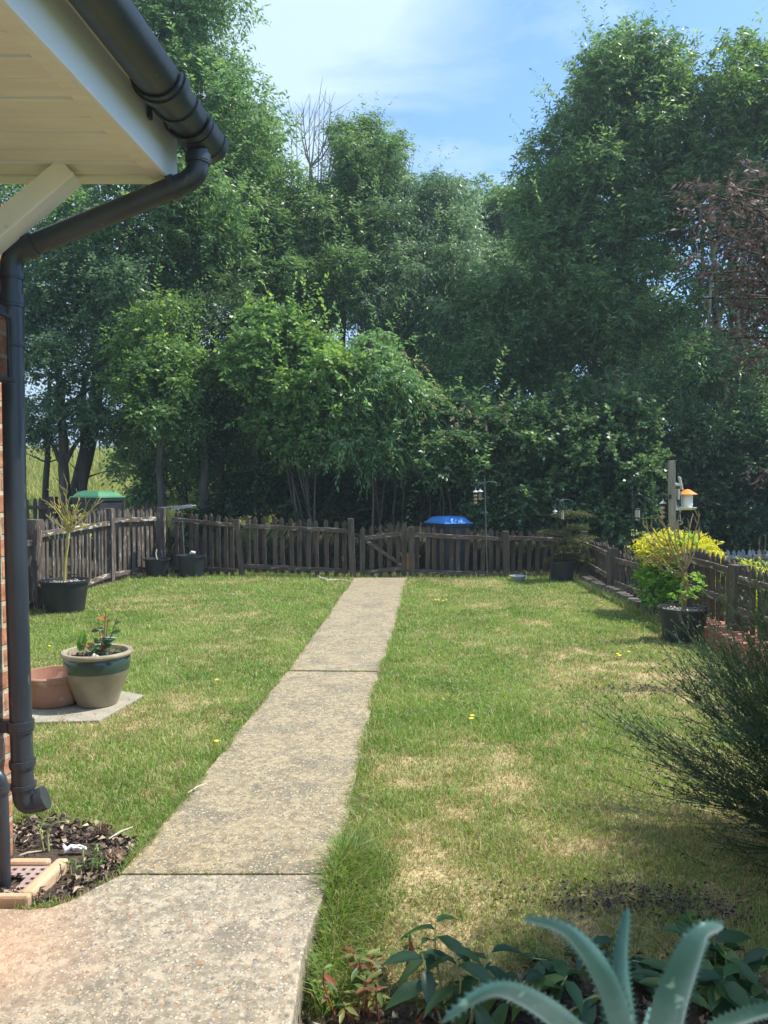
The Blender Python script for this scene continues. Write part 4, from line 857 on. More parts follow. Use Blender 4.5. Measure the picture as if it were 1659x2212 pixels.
def chips(c, rr, z, n, seed, parent, pal):
    rg = np.random.RandomState(seed); a = rg.rand(n) * 6.283; r = rr * np.sqrt(rg.rand(n)); P = np.stack([c[0] + r * np.cos(a), c[1] + r * np.sin(a), z + .012 * rg.rand(n)], 1)
    D = nrm(np.stack([rg.randn(n), rg.randn(n), .5 * rg.randn(n)], 1)); N = rg.randn(n, 3); v, f = leaves(P, D, N, rg.uniform(.015, .035, n), rg.uniform(.012, .02, n), .6); pal = np.array(pal)
    o = np_mesh('bark_chips', v, [f], np.repeat(pal[rg.randint(0, len(pal), n)], 4, 0), M_litter, parent); o['kind'] = 'stuff'
CHIP = [(.45, .38, .34), (.3, .22, .2), (.55, .5, .46), (.12, .09, .08), (.7, .66, .6)]
# left big pot with the yellow twigged bare shrub
c = gr(139, 1322); c = Vector((c.x, c.y + .02, lawn_h(c.x, c.y)))
t = nursery_pot('plant_pot', 'big black pot holding a bare yellow-stemmed standard shrub beside the left fence', c, .275, .215, .385, .045); chips(c, .24, c.z + .345, 260, 1, t, CHIP)
sh = thing('potted_shrub', 'leafless yellow-twigged standard shrub in the left black pot', 'shrub', c + Vector((0, 0, .35)))
g = G(); b0 = c + Vector((0, 0, .33)); hd = at(147, 1145, c.y); g.tube([b0, b0.lerp(hd, .4) + Vector((-.012, 0, 0)), b0.lerp(hd, .75) + Vector((.01, 0, 0)), hd], [.02, .017, .016, .017], 9); g.build('trunk', M_stem_y, sh, smooth=True)
rnd = random.Random(12); g = G(); ends = []
tips_ = [(115, 1062), (125, 1040), (146, 1042), (128, 1090), (105, 1120), (150, 1075), (172, 1075), (190, 1085), (212, 1085), (200, 1105), (205, 1130), (165, 1100), (140, 1100), (180, 1140), (110, 1090), (155, 1120)]
for k, (a, b) in enumerate(tips_):
    e = at(a, b, c.y + rnd.uniform(-.25, .25)); d = e - hd; L_ = d.length; m1 = hd.lerp(e, .33) + Vector((rnd.uniform(-1, 1), rnd.uniform(-1, 1), -.4)) * .06 * L_; m2 = hd.lerp(e, .66) + Vector((rnd.uniform(-1, 1), rnd.uniform(-1, 1), -.3)) * .07 * L_
    pts = [hd - Vector((0, 0, .02)), m1, m2, e]; g.tube(pts, [.012, .0085, .006, .0035], 6)
    for q in range(6):
        f = rnd.uniform(.3, .98); p = pts[1].lerp(pts[2], f * 1.5 - .4) if f < .6 else pts[2].lerp(e, (f - .5) * 2)
        dd = (d.normalized() + Vector((rnd.uniform(-1, 1), rnd.uniform(-1, 1), rnd.uniform(-.3, 1)))).normalized(); l2 = rnd.uniform(.04, .16)
        g.tube([p, p + dd * l2 * .5 + Vector((0, 0, .008)), p + dd * l2], [.0045, .004, .0028], 5)
g.build('branches', M_stem_y, sh, smooth=True)
foliage('buds', [(hd.x + .05, hd.y, hd.z + .12, .3, .25, .25)], 16, 3, .04, .03, .016, [(.3, .4, .05), (.45, .5, .1)], sh, 5)
# right big pot, stubby brown-twigged shrub with a few leaves
c = gr(1477, 1384); c = Vector((c.x, c.y + .02, lawn_h(c.x, c.y)))
t = nursery_pot('plant_pot', 'big black pot on the lawn edge holding a nearly bare brown-stemmed shrub', c, .228, .18, .335, .04); chips(c, .2, c.z + .3, 220, 2, t, CHIP)
sh = thing('potted_shrub', 'mostly bare brown-twigged shrub fanning out of the right black pot', 'shrub', c + Vector((0, 0, .3)))
b0 = c + Vector((0, 0, .29)); hd = at(1480, 1240, c.y)
g = G()
for k, (dx, r) in enumerate(((-.012, .012), (.016, .011), (.0, .009))): g.tube([b0 + Vector((dx * .8, dx, 0)), b0.lerp(hd, .5) + Vector((dx * 1.6, -dx, 0)), hd + Vector((dx, dx, .02 * k))], [r * 1.2, r, r * .9], 8)
g.build('trunk', M_stem_b, sh, smooth=True)
g = G()
tips_ = [(1388, 1131), (1405, 1135), (1428, 1120), (1430, 1145), (1442, 1150), (1455, 1140), (1478, 1150), (1492, 1128), (1512, 1112), (1513, 1155), (1395, 1165), (1408, 1190), (1418, 1210), (1425, 1230), (1470, 1165), (1500, 1165), (1462, 1128), (1400, 1215), (1440, 1175)]
for k, (a, b) in enumerate(tips_):
    e = at(a, b, c.y + rnd.uniform(-.22, .22)); h0 = hd + Vector((0, 0, rnd.uniform(-.04, .1))); d = e - h0; L_ = d.length
    pts = [h0, h0.lerp(e, .35) + Vector((0, 0, -.05 * L_)), h0.lerp(e, .7) + Vector((rnd.uniform(-1, 1), rnd.uniform(-1, 1), -.5)) * .04 * L_, e]; g.tube(pts, [.009, .007, .0055, .0036], 6)
    for q in range(4):
        f = rnd.uniform(.1, .95); p = pts[2].lerp(e, f); dd = (d.normalized() + Vector((rnd.uniform(-1, 1), rnd.uniform(-1, 1), rnd.uniform(0, 1.2)))).normalized(); l2 = rnd.uniform(.05, .14)
        g.tube([p, p + dd * l2 * .5 + Vector((0, 0, .006)), p + dd * l2], [.0045, .004, .003], 5)
g.build('branches', M_stem_b, sh, smooth=True)
LG = [(.06, .16, .03), (.14, .28, .05), (.28, .42, .1)]
l0 = at(1458, 1180, c.y); l1 = at(1493, 1155, c.y); l2_ = at(1502, 1270, c.y); l3 = at(1475, 1280, c.y)
foliage('leaves', [(l0.x, l0.y, l0.z, .07, .08, .15), (l1.x, l1.y, l1.z, .05, .05, .05), (l2_.x, l2_.y, l2_.z + .03, .09, .08, .09), (l3.x, l3.y, l3.z, .07, .07, .06)], 50, 6, .05, .05, .02, LG, sh, 6, droop=.3)
# glazed pot with a young plant, terracotta bowl, paving slab
slab = [gr(311, 1506), gr(213, 1561), gr(90, 1540), gr(150, 1500), gr(265, 1503)]
sc_ = gr(205, 1525)
g = G(); g.prism([(p.x, p.y) for p in (gr(311, 1507), gr(255, 1497), gr(30, 1500), gr(40, 1568), gr(213, 1563))][::-1], -.05, .022)
tag(g.build('paving_slab', M_slab, origin=(sc_.x, sc_.y, 0), bevel=.006), 'pale concrete paving slab under the green and tan pot', 'slab')
c = gr(211, 1520, .022); c = Vector((c.x, c.y, .0225))
gp_ = thing('glazed_pot', 'glazed pot with tan base and dark green band standing on the slab', 'plant pot', c)
g = G(); g.lathe(c, [(0, .002), (.125, .002), (.132, .01), (.15, .06), (.178, .14), (.2, .2), (.209, .236)], 48); g.build('base_glaze', M_glaze_tan, gp_, smooth=True)
g = G(); g.lathe(c, [(.2095, .237), (.2135, .26), (.2155, .29), (.214, .318), (.209, .326), (.212, .333)], 48); g.build('green_band', M_glaze_green, gp_, smooth=True)
g = G(); g.lathe(c, [(.212, .3335), (.224, .336), (.232, .345), (.233, .356), (.226, .366), (.212, .368), (.2, .362), (.196, .345), (.19, .30), (.185, .28)], 48); g.build('rim', M_glaze_rim, gp_, smooth=True)
g = G(); g.lathe(c, [(.198, .318), (.15, .327), (.1, .322), (.05, .33), (0, .325)], 32); g.build('soil', M_soil, gp_)
chips(c, .185, c.z + .322, 220, 3, gp_, [(.08, .06, .045), (.15, .11, .08), (.4, .33, .25), (.05, .04, .03)])
yp = thing('young_shrub', 'young glossy shrub with reddish new shoots growing in the glazed pot', 'plant', c + Vector((0, 0, .32)))
g = G(); sb = c + Vector((.02, 0, .31)); stems = []
for (a, b, dy) in ((228, 1320, 0), (235, 1325, .03), (212, 1335, .05), (258, 1318, -.02), (200, 1385, .1), (262, 1395, .05), (178, 1390, -.05), (240, 1370, .1), (222, 1360, -.05)):
    e = at(a, b, c.y + dy); m_ = sb.lerp(e, .5) + Vector((.01, 0, -.01)); g.tube([sb + Vector((dy * .4, dy * .3, 0)), m_, e], [.0055, .004, .0022], 6); stems.append((sb, m_, e))
g.build('stem', M_stem_r, yp, smooth=True)
rg = np.random.RandomState(9); P, D, N, Ls, Cc = [], [], [], [], []
for si, (a, m_, e) in enumerate(stems):
    for k in range(6):
        f = .25 + .75 * k / 5; p = a.lerp(m_, f * 2) if f < .5 else m_.lerp(e, f * 2 - 1); an = rg.rand() * 6.28
        P.append(p); D.append((math.cos(an), math.sin(an) * .9, rg.uniform(-.1, .6))); N.append((rg.randn() * .6, -.7 + rg.randn() * .5, .7)); Ls.append(.055 + .04 * rg.rand() if k < 5 else .045)
        tipc = f > .8; Cc.append(((.42, .22, .07), (.32, .34, .07), (.3, .36, .08))[rg.randint(3)] if tipc and si != 8 else ((.05, .13, .05), (.08, .19, .06), (.14, .24, .06), (.06, .15, .08))[rg.randint(4)])
for k, (a, b) in enumerate(((175, 1370), (180, 1365), (172, 1375))):
    p = at(a, 1408, c.y); P.append(p); D.append(at(a, b - 5, c.y) - p); N.append((.2, -1, .2)); Ls.append((at(a, b - 5, c.y) - p).length); Cc.append((.2, .38, .06))
P, D, N = (np.array([tuple(v) for v in q], float) for q in (P, D, N)); Ls = np.array(Ls)
v, q, tt = bigleaves(P, nrm(D), N, Ls, np.minimum(Ls * .48, .045), .2); np_mesh('leaves', v, [q, tt], np.repeat(np.array(Cc), 11, 0), M_leaf, yp)
g = G(); p = at(213, 1430, c.y - .06); g.tube([p, p + Vector((-.01, -.01, .03)), p + Vector((-.035, -.02, .05))], [.016, .02, .017], 8); tag(g.build('curled_tag', M_twig, yp, smooth=True))
cb = gr(118, 1520, .022); cb = Vector((cb.x - .02, cb.y + .03, .0225))
g = G(); g.lathe(cb, [(0, .003), (.165, .003), (.175, .015), (.195, .09), (.202, .165), (.212, .172), (.215, .2), (.208, .208), (.193, .208), (.188, .195), (.178, .1), (.16, .03), (0, .028)], 48)
tag(g.build('terracotta_bowl', M_terra, origin=cb, smooth=True), 'empty terracotta bowl half hidden behind the downpipe beside the glazed pot', 'plant pot')
# corner pots by the left end of the back fence
c = gr(357, 1238); c = Vector((c.x, 12.75, 0)); rr = 27 / F * 12.75
nursery_pot('plant_pot', 'smaller black pot, the left of the two in the far left corner', c, rr, rr * .8, .3, .04, False, False, group='black pots in the corner')
g = G(); p = c + Vector((.01, 0, .25)); g.tube([p, p + Vector((-.03, 0, .12)), p + Vector((-.02, .02, .2))], [.012, .012, .01], 6); tag(g.build('bamboo_stump', M_twig, origin=p), 'short bleached stump sticking out of the smaller black pot', 'stump')
c2_ = Vector((at(413, 1238, 12.7).x, 12.72, 0)); rr = 30 / F * 12.7
nursery_pot('plant_pot', 'wider black pot under the flat metal bird tray in the corner', c2_, rr, rr * .82, .36, .05, False, False, group='black pots in the corner')
g = G(); p = at(414, 1195, 12.6); g.tube([p + Vector((-.03, 0, -.01)), p + Vector((0, 0, .012)), p + Vector((.06, .01, .0))], [.02, .032, .026], 8); tag(g.build('log_piece', M_twig, origin=p, smooth=True), 'orange-brown piece of wood lying in the wider corner pot', 'wood piece')
st = thing('bird_table', 'thin metal pole with a flat rectangular bird tray in the left corner', 'bird table', at(400, 1235, 12.68))
g = G(); g.tube([at(400, 1232, 12.68), at(392, 1099, 12.68)], .009, 8); g.build('pole', M_pole, st, smooth=True)
g = G(); a = at(354, 1096, 12.75); b = at(418, 1092, 12.65); g.beam(a, b, .2, .015); g.beam(a + Vector((.15, -.1, -.02)), b + Vector((0, -.1, -.0)), .006, .05); g.build('tray', M_grey, st, bevel=.002)
# potted conifer in the far right corner
c = Vector((gr(1226, 1262).x, 12.1, 0)); rr = 28 / F * 12.1
nursery_pot('plant_pot', 'black pot holding the small conifer in the far right corner', c, rr, rr * .8, .32, .04, False, False)
cf = thing('conifer', 'small layered golden-green conifer in a black pot in the corner', 'conifer', c + Vector((0, 0, .3)))
g = G(); tt_ = at(1230, 1100, c.y); pts, rad = bough(c + Vector((0, 0, .25)), tt_, .02, .006, random.Random(3), 8, .06); g.tube(pts, rad, 8)
lay = []; rnd = random.Random(8)
for (a, b, r) in ((1232, 1108, .30), (1215, 1112, .15), (1255, 1112, .22), (1250, 1138, .2), (1200, 1150, .22), (1235, 1165, .3), (1265, 1160, .18), (1210, 1178, .3), (1258, 1180, .25), (1230, 1198, .32), (1200, 1208, .22), (1262, 1208, .2), (1182, 1148, .12), (1245, 1215, .25)):
    p = at(a, b, c.y + rnd.uniform(-.12, .12)); lay.append((p.x, p.y, p.z, r * .8, r * .6, .035)); j = min(range(len(pts)), key=lambda i: abs(pts[i].z - p.z)); bp, br = bough(pts[j], p, .008, .003, rnd, 5, .1); g.tube(bp, br, 5)
g.build('trunk', M_bark, cf, smooth=True)
foliage('crown', lay, 2300, 10, .09, .024, .009, [(.05, .06, .018), (.08, .09, .025), (.13, .15, .035), (.12, .09, .035)], cf, 44, droop=.2, m=M_leafm, upb=.0, shell=(.1, 1), flat=.08)
# grey bowl and driftwood, orange thing behind the gate
c = gr(1119, 1256); g = G(); g.lathe((c.x, c.y, 0), [(0, .003), (.08, .003), (.13, .085), (.138, .085), (.138, .093), (.125, .093), (.078, .015), (0, .012)], 32)
tag(g.build('shallow_bowl', M_grey, origin=(c.x, c.y, 0), smooth=True), 'light grey plastic bowl in the grass at the back fence', 'bowl')
g = G(); pts = [gr(a, b, .02) for a, b in ((686, 1243), (693, 1249), (707, 1254), (733, 1253), (762, 1257))]; g.tube(pts, [.012, .018, .02, .016, .012], 8)
tag(g.build('driftwood_branch', M_twig, origin=pts[2], smooth=True), 'pale curved branch lying at the foot of the fence left of the gate', 'branch')
g = G(); a = at(866, 1196, 14.0); g.beam(a, a + Vector((.33, .1, -.05)), .25, .03); g.beam(a + Vector((0, -.12, 0)), a + Vector((.33, -.02, -.05)), .02, .08); g.box(a + Vector((.16, .05, -.2)), (.28, .2, .36))
tag(g.build('storage_box', M_orange, origin=a - Vector((0, 0, .4)), bevel=.01), 'small orange plastic box seen through the pickets right of the gate', 'box')
# ================================================================== BINS
def wheelie(name, label, c, rz, ml, zbase):
    t = thing(name, label, 'wheelie bin', c, 'wheelie bins behind the fence'); M3 = Matrix.Rotation(rz, 3, 'Z'); c = Vector(c)
    def q(x, y, z): return c + M3 @ Vector((x, y, z))
    def fr(w0, d0, w1, d1, z0, z1, y0=0, y1=0): return [q(-w0, -d0 + y0, z0), q(w0, -d0 + y0, z0), q(w0, d0 + y0, z0), q(-w0, d0 + y0, z0), q(-w1, -d1 + y1, z1), q(w1, -d1 + y1, z1), q(w1, d1 + y1, z1), q(-w1, d1 + y1, z1)]
    BF = [(3, 2, 1, 0), (4, 5, 6, 7), (0, 1, 5, 4), (1, 2, 6, 5), (2, 3, 7, 6), (3, 0, 4, 7)]
    g = G(); g.add(fr(.2, .24, .27, .33, .06, .93), BF); g.add(fr(.285, .345, .29, .35, .93, .985), BF); g.build('body', M_binb, t, bevel=.012)
    g = G(); g.add(fr(.3, .36, .295, .355, .988, 1.015), BF); g.add(fr(.27, .33, .2, .24, 1.0152, 1.10), BF); g.add(fr(.18, .2, .16, .18, 1.1002, 1.115), BF); g.build('lid', ml, t, bevel=.012)
    for s in (-1, 1):
        g = G(); a = q(s * .21, .3, .1); b = q(s * .26, .3, .1); g.tube([a, b], .1, 16); g.build('wheel', M_dark, t, smooth=True)
    g = G(); g.tube([q(-.22, .40, .96), q(.22, .40, .96)], .014, 8); g.box(q(0, .37, .96), (.03, .06, .03), rz); g.build('handle', M_binb, t)
    return t
p = at(968, 1124, 13.75); wheelie('wheelie_bin', 'dark wheelie bin with a bright blue lid behind the fence right of the gate', (p.x, p.y, p.z - 1.04), R(28), M_blue, 0)
p = at(211, 1069, 13.3); wheelie('wheelie_bin', 'dark wheelie bin with a green lid behind the left fence', (p.x, p.y, p.z - 1.04), R(62), M_green, 0)
g = G(); a = at(155 + 178, 1155, 12.9)
# pale notice boards seen through the left fence
for i, (x_, yy) in enumerate(((159, 1142), (172, 1142), (183, 1140))):
    g = G(); a = at(x_, yy + 10, 12.6); a.x -= .28; g.box(a, (.07, .012, .2)); tag(g.build('pale_board', M_pale, origin=a), '%s pale board seen through the pickets of the left fence' % ('leftmost', 'middle', 'rightmost')[i], 'board', 'pale boards')
# ================================================================== BIRD FEEDERS
def hook(g, top, dx, dy, r, rad, side=0):
    pts = []
    for k in range(13):
        a = math.pi * (1 - k / 12 * 1.05); pts.append(Vector(top) + Vector((dx * (1 + math.cos(a)) / 2, dy * (1 + math.cos(a)) / 2, r * math.sin(a))))
    e = pts[-1]; sgn = 1 if dx > 0 else -1
    for k in range(1, 7):
        a = k / 6 * 4.2; pts.append(e + Vector((sgn * .022 * (1 - math.cos(a)), 0, -.022 * math.sin(a))))
    g.tube(pts, rad, 6); return e
def dome(g, c, r=.055, h=.035): g.lathe(c, [(.006, h + .03), (.004, h + .004), (.012, h), (r * .6, h * .62), (r, 0), (r * .95, -.002), (r * .55, h * .5), (.0, h * .8)], 20)
def tube_feeder(label, top, L_, r, mt, domed=True, wire=False, group='hanging bird feeders'):
    t = thing('bird_feeder', label, 'bird feeder', top, group); top = Vector(top)
    g = G(); dome(g, top + Vector((0, 0, -.045)), r * 2.0 if domed else r * 1.25, .03 if domed else .015); g.tube([top + Vector((0, 0, -.02)), top + Vector((.006, 0, .02))], .0025, 5); g.build('lid', M_grey if domed else M_iron, t, smooth=True)
    g = G()
    if wire:
        for k in range(9): z = top.z - .055 - L_ * k / 8; g.tube([Vector((top.x + r * math.cos(a), top.y + r * math.sin(a), z)) for a in [i * 6.283 / 12 for i in range(13)]], .003, 4)
        for k in range(8): a = k * 6.283 / 8; q = Vector((r * math.cos(a), r * math.sin(a), 0)); g.tube([top + q + Vector((0, 0, -.055)), top + q + Vector((0, 0, -.055 - L_))], .002, 4)
        g.build('cage', M_iron, t)
        g = G()
        for k in range(3): g.lathe(top + Vector((0, 0, -.06 - L_ * (k + .7) / 3)), [(0, -.028), (.02, -.02), (.028, 0), (.02, .02), (0, .028)], 12)
        g.build('fat_balls', M_seed, t, smooth=True)
    else:
        g.lathe(top + Vector((0, 0, -.055 - L_)), [(0, 0), (r, 0), (r, L_), (0, L_)], 18); g.build('tube', mt, t, smooth=True)
        g = G(); g.lathe(top + Vector((0, 0, -.065 - L_)), [(0, 0), (r * 1.25, 0), (r * 1.7, .006), (r * 1.7, .012), (r * 1.05, .012), (r * 1.05, .02)], 18); g.build('base', M_iron, t, smooth=True)
    return t
# pole right of centre, seen against the bushes
Yp = 12.2
p1 = thing('feeder_pole', 'tall thin grey shepherd pole standing left of the potted conifer, straight', 'feeder pole', at(1053, 1249, Yp), 'feeder poles')
g = G(); g.tube([at(1053, 1249, Yp), at(1050, 1150, Yp), at(1047, 1034, Yp)], .008, 8); g.build('pole', M_pole, p1, smooth=True)
g = G(); a = hook(g, at(1047, 1051, Yp), -.105, -.02, .045, .0045); a2 = hook(g, at(1047, 1046, Yp), -.16, .1, .03, .0045); b = hook(g, at(1047, 1046, Yp), .20, 0, .04, .0045); g.build('hook', M_pole, p1, smooth=True)
tube_feeder('grey domed feeder with a dark cage nearest the straight grey pole', at(1037, 1056, Yp - .03), .1, .026, M_glass, True, True)
tube_feeder('grey domed coil feeder hanging leftmost on the straight grey pole', at(1027, 1057, Yp + .1), .17, .024, M_glass, True, True)
p2 = thing('feeder_pole', 'leaning dark feeder pole with a tray standing against the potted conifer', 'feeder pole', at(1186, 1262, 11.8), 'feeder poles')
Yq = 11.8
g = G(); g.tube([at(1186, 1262, Yq), at(1198, 1170, Yq), at(1209, 1077, Yq)], .008, 8); g.build('pole', M_iron, p2, smooth=True)
g = G(); hook(g, at(1208, 1092, Yq), -.06, 0, .1, .004); hook(g, at(1208, 1092, Yq), .06, .1, .08, .004); hook(g, at(1208, 1086, Yq), .25, .15, .05, .004); hook(g, at(1208, 1092, Yq), .05, -.1, .1, .004); g.build('hook', M_pole, p2, smooth=True)
g = G(); g.lathe(at(1199, 1158, Yq), [(0, 0), (.12, 0), (.15, .02), (.155, .02), (.125, -.006), (0, -.006)], 24, Matrix.Rotation(R(8), 3, 'Y')); g.build('tray', M_iron, p2, smooth=True)
tube_feeder('white domed feeder on the leaning pole, hanging left of it', at(1199, 1099, Yq), .03, .02, M_wplas)
tube_feeder('pale double peanut feeder on the right arm of the leaning pole', at(1215, 1098, Yq), .12, .024, M_glass, False)
# black shepherd hooks near the tall post
Yr = 10.9
p3 = thing('feeder_pole', 'black double-hook feeder pole left of the tall wooden post', 'feeder pole', at(1368, 1262, Yr), 'feeder poles')
g = G(); g.tube([at(1368, 1262, Yr), at(1367, 1150, Yr), at(1365, 1048, Yr)], .008, 8); g.build('pole', M_iron, p3, smooth=True)
g = G(); hook(g, at(1366, 1083, Yr), .18, 0, .1, .006); hook(g, at(1366, 1086, Yr), .09, -.08, .05, .005)
for k in range(6): a = k * 1.2; g.tube([at(1365, 1064 + k, Yr) + Vector((.01 * math.cos(a), .01 * math.sin(a), 0)), at(1365, 1065 + k, Yr) + Vector((.014 * math.cos(a + 1.2), .014 * math.sin(a + 1.2), 0))], .005, 5)
g.build('hook', M_iron, p3, smooth=True)
tube_feeder('seed feeder with tan seed and round base tray under the black hook', at(1377, 1093, Yr - .05), .115, .033, M_glass, False)
tr = thing('hanging_tray', 'round shallow feeding tray hanging under the black hook on thin chains', 'bird feeder', at(1389, 1166, Yr), 'hanging bird feeders')
g = G(); q = at(1389, 1170, Yr); g.lathe(q, [(0, 0), (.14, 0), (.16, .03), (.165, .03), (.15, -.01), (0, -.012)], 28); g.build('dish', M_iron, tr, smooth=True)
g = G(); top_ = at(1391, 1100, Yr)
for k in range(3): a = k * 2.09; g.tube([q + Vector((.15 * math.cos(a), .15 * math.sin(a), .03)), top_], .002, 4)
g.build('chain', M_iron, tr)
g = G(); g.lathe(q + Vector((0, 0, .001)), [(0, .012), (.09, .01), (.13, .002)], 24); g.build('seed', M_seed, tr)
# tall wooden post with plastic feeder
Yw = 9.3
po = thing('wooden_post', 'tall square weathered post carrying the camera feeder behind the golden shrub', 'post', at(1457, 1290, Yw))
g = G(); g.beam(Vector((at(1456, 1290, Yw).x, Yw, -.3)), at(1450.5, 995, Yw), .07, .07, up=(0, 1, 0)); g.build('shaft', M_post, po, bevel=.004)
g = G(); hook(g, at(1446, 1075, Yw) + Vector((0, .05, 0)), -.13, .05, .05, .004); g.box(at(1450, 1073, Yw) + Vector((-.03, -.04, 0)), (.03, .02, .05)); g.build('bracket', M_iron, po)
tube_feeder('wire feeder with a blue-grey domed lid hanging left of the tall post', at(1432, 1080, Yw + .1), .16, .022, M_glass, True, True)
ff = thing('camera_feeder', 'white plastic bird feeder with an orange conical roof on the tall post', 'bird feeder', at(1484, 1104, Yw), 'hanging bird feeders')
q = at(1484.5, 1098, Yw); s_ = 1 / F * Yw
g = G(); g.lathe(q + Vector((0, 0, .008)), [(0, 0), (.062, 0), (.062, .165), (0, .165)], 32); g.build('reservoir', M_wplas, ff, smooth=True)
g = G(); g.lathe(q + Vector((0, 0, .166)), [(.115, 0), (.117, .004), (.03, .058), (.012, .064), (0, .066)], 36); g.lathe(q + Vector((0, 0, .166)), [(0, .004), (.114, .0)], 36); g.build('roof', M_orange, ff, smooth=True)
g = G(); g.lathe(q, [(0, -.018), (.07, -.018), (.1, -.004), (.115, .012), (.108, .012), (.09, .004), (0, .004)], 32); g.box(q + Vector((-.10, 0, -.012)), (.1, .08, .018)); g.tube([q + Vector((-.11, 0, -.012)), q + Vector((-.145, 0, .02)), q + Vector((-.15, 0, .1))], .017, 8)
g.box(q + Vector((-.118, 0, .17)), (.012, .1, .13)); g.build('tray', M_wplas, ff, smooth=True)
g = G(); g.tube([q + Vector((-.1, -.05, .2)), q + Vector((-.09, -.06, .05)), q + Vector((-.11, -.06, -.03)), q + Vector((-.1, -.05, -.12)), q + Vector((-.09, -.05, -.17))], .005, 6)
for k in range(5): g.tube([q + Vector((-.1 + .03 * math.cos(a), -.05 + .012 * k, -.17 + .025 * math.sin(a))) for a in [i * .7 for i in range(10)]], .004, 5)
g.build('cable', M_grey, ff, smooth=True)
sp_ = thing('solar_panel', 'small white solar panel on a bracket near the top of the tall post', 'solar panel', at(1470, 1045, Yw))
g = G(); a = at(1457, 1046, Yw); b = at(1470, 1047, Yw); g.tube([a, b], [.022, .012], 10); g.tube([a - Vector((.005, 0, 0)), a + Vector((.004, 0, 0))], .035, 12); g.build('bracket', M_wplas, sp_, smooth=True)
g = G(); g.box(at(1474.5, 1044, Yw) + Vector((0, .06, 0)), (.013, .2, .16), M=Matrix.Rotation(R(-12), 3, 'Y') @ Matrix.Rotation(R(-14), 3, 'Z')); g.build('panel', M_wplas, sp_, bevel=.003)

# ================================================================== TREES
ASH = [(.04, .09, .04), (.06, .12, .048), (.09, .155, .06), (.14, .21, .085)]
DARKG = [(.026, .06, .028), (.042, .088, .036), (.065, .115, .046), (.1, .15, .06)]
BRIGHT = [(.045, .1, .035), (.07, .14, .045), (.11, .19, .06), (.18, .28, .08)]
BLUEG = [(.04, .085, .045), (.06, .115, .06), (.095, .15, .08), (.13, .19, .1)]
def L(*a):
    out = []
    for (px, py, Y, rx, ry, rz) in a: p = at(px, py, Y); out.append((p.x, p.y, p.z, rx, ry, rz))
    return out
def Z0(x, y): return float(ground_h(np.array([x]), np.array([y]))[0])
def base_at(px, Y): x = (px - CX) / F * Y; return (x, Y, Z0(x, Y))
FAST = .85
def scatter(lobes, seed, k=7):
    rnd = random.Random(seed * 31 + 7); out = []
    for (x, y, z, a, b, c) in lobes:
        out.append((x, y, z, a * .62, b * .62, c * .62))
        for i in range(k):
            d = Vector((rnd.gauss(0, 1), rnd.gauss(0, 1), rnd.gauss(0, 1) + .25)).normalized(); f = rnd.uniform(.25, .44); q = rnd.uniform(.7, 1.0)
            out.append((x + d.x * a * q, y + d.y * b * q, z + d.z * c * q, a * f, b * f, c * f * .8))
    return out
def T(name, label, bpx, bY, lobes, n, **k):
    return tree(name, label, base_at(bpx, bY), L(*lobes), int(n * FAST), k.pop('K', 9), k.pop('slen', .34), k.pop('Ln', .125), k.pop('W', .042), k.pop('pal', ASH), k.pop('seed'), **k)
# tall left tree above the canopy
T('ash_tree', 'tallest tree on the left, rising above the house canopy', 150, 16.5, [(150, 80, 17, 2.2, 1.8, 1.8), (330, 40, 17, 1.5, 1.5, 1.6), (410, 120, 17, 1.2, 1.3, 1.2), (400, 300, 17, 1.6, 1.6, 1.6), (230, 250, 17, 2, 1.8, 1.8), (500, 290, 17.5, 1.2, 1.3, 1.1), (120, 500, 16.5, 2, 1.6, 1.6),
  (300, 480, 16.5, 2, 1.6, 1.5), (450, 470, 17, 1.5, 1.5, 1.4), (60, 300, 17, 1.8, 1.6, 1.8), (440, -20, 17, 1.0, 1.2, 1.1), (520, 350, 17.5, .8, 1, .8), (0, 60, 17, 2, 1.8, 2)], 17000, seed=1, r0=.2, pal=ASH, bright=1.15)
T('ash_tree', 'tall tree whose sunlit shoulder slopes down beside the bare dead tree', 470, 18.5, [(530, 300, 19, .85, 1.1, 1.0), (565, 400, 19, 1.0, 1.3, 1.0), (480, 380, 18.5, 1.5, 1.5, 1.3), (600, 500, 19, 1.2, 1.4, 1.1), (500, 560, 18.5, 1.6, 1.5, 1.3), (620, 600, 18.5, 1.2, 1.3, 1.1), (400, 600, 18, 1.6, 1.5, 1.3)], 11000, seed=2, pal=ASH, bright=1.05)
T('cherry_tree', 'dark leafed tree with a thick trunk behind the green bin', 148, 15.6, [(110, 620, 15.8, 1.2, 1.1, 1.0), (230, 620, 15.6, 1.2, 1.1, 1.0), (150, 780, 15.6, 1.3, 1.1, 1.0), (90, 900, 15.8, .9, .9, .6), (210, 900, 15.8, .9, .9, .6), (40, 740, 15.5, 1, 1, 1.0), (290, 760, 15.8, 1, 1, 1.0)], 9500, seed=3, K=7, slen=.3, Ln=.085, W=.045, pal=BLUEG, r0=.17, mt=M_bark)
T('cherry_tree', 'slim tree with sunlit drooping leaves over the corner of the left fence', 350, 14.6, [(335, 790, 14.4, .55, .6, .55), (300, 850, 14.4, .6, .6, .4), (390, 820, 14.5, .6, .6, .5), (360, 900, 14.4, .7, .6, .45), (280, 760, 14.7, .6, .6, .4), (430, 800, 14.7, .5, .6, .4), (350, 700, 14.9, .7, .7, .6)], 3600, seed=4, K=7, slen=.26, Ln=.085, W=.042, pal=BRIGHT, r0=.12, bright=.9)
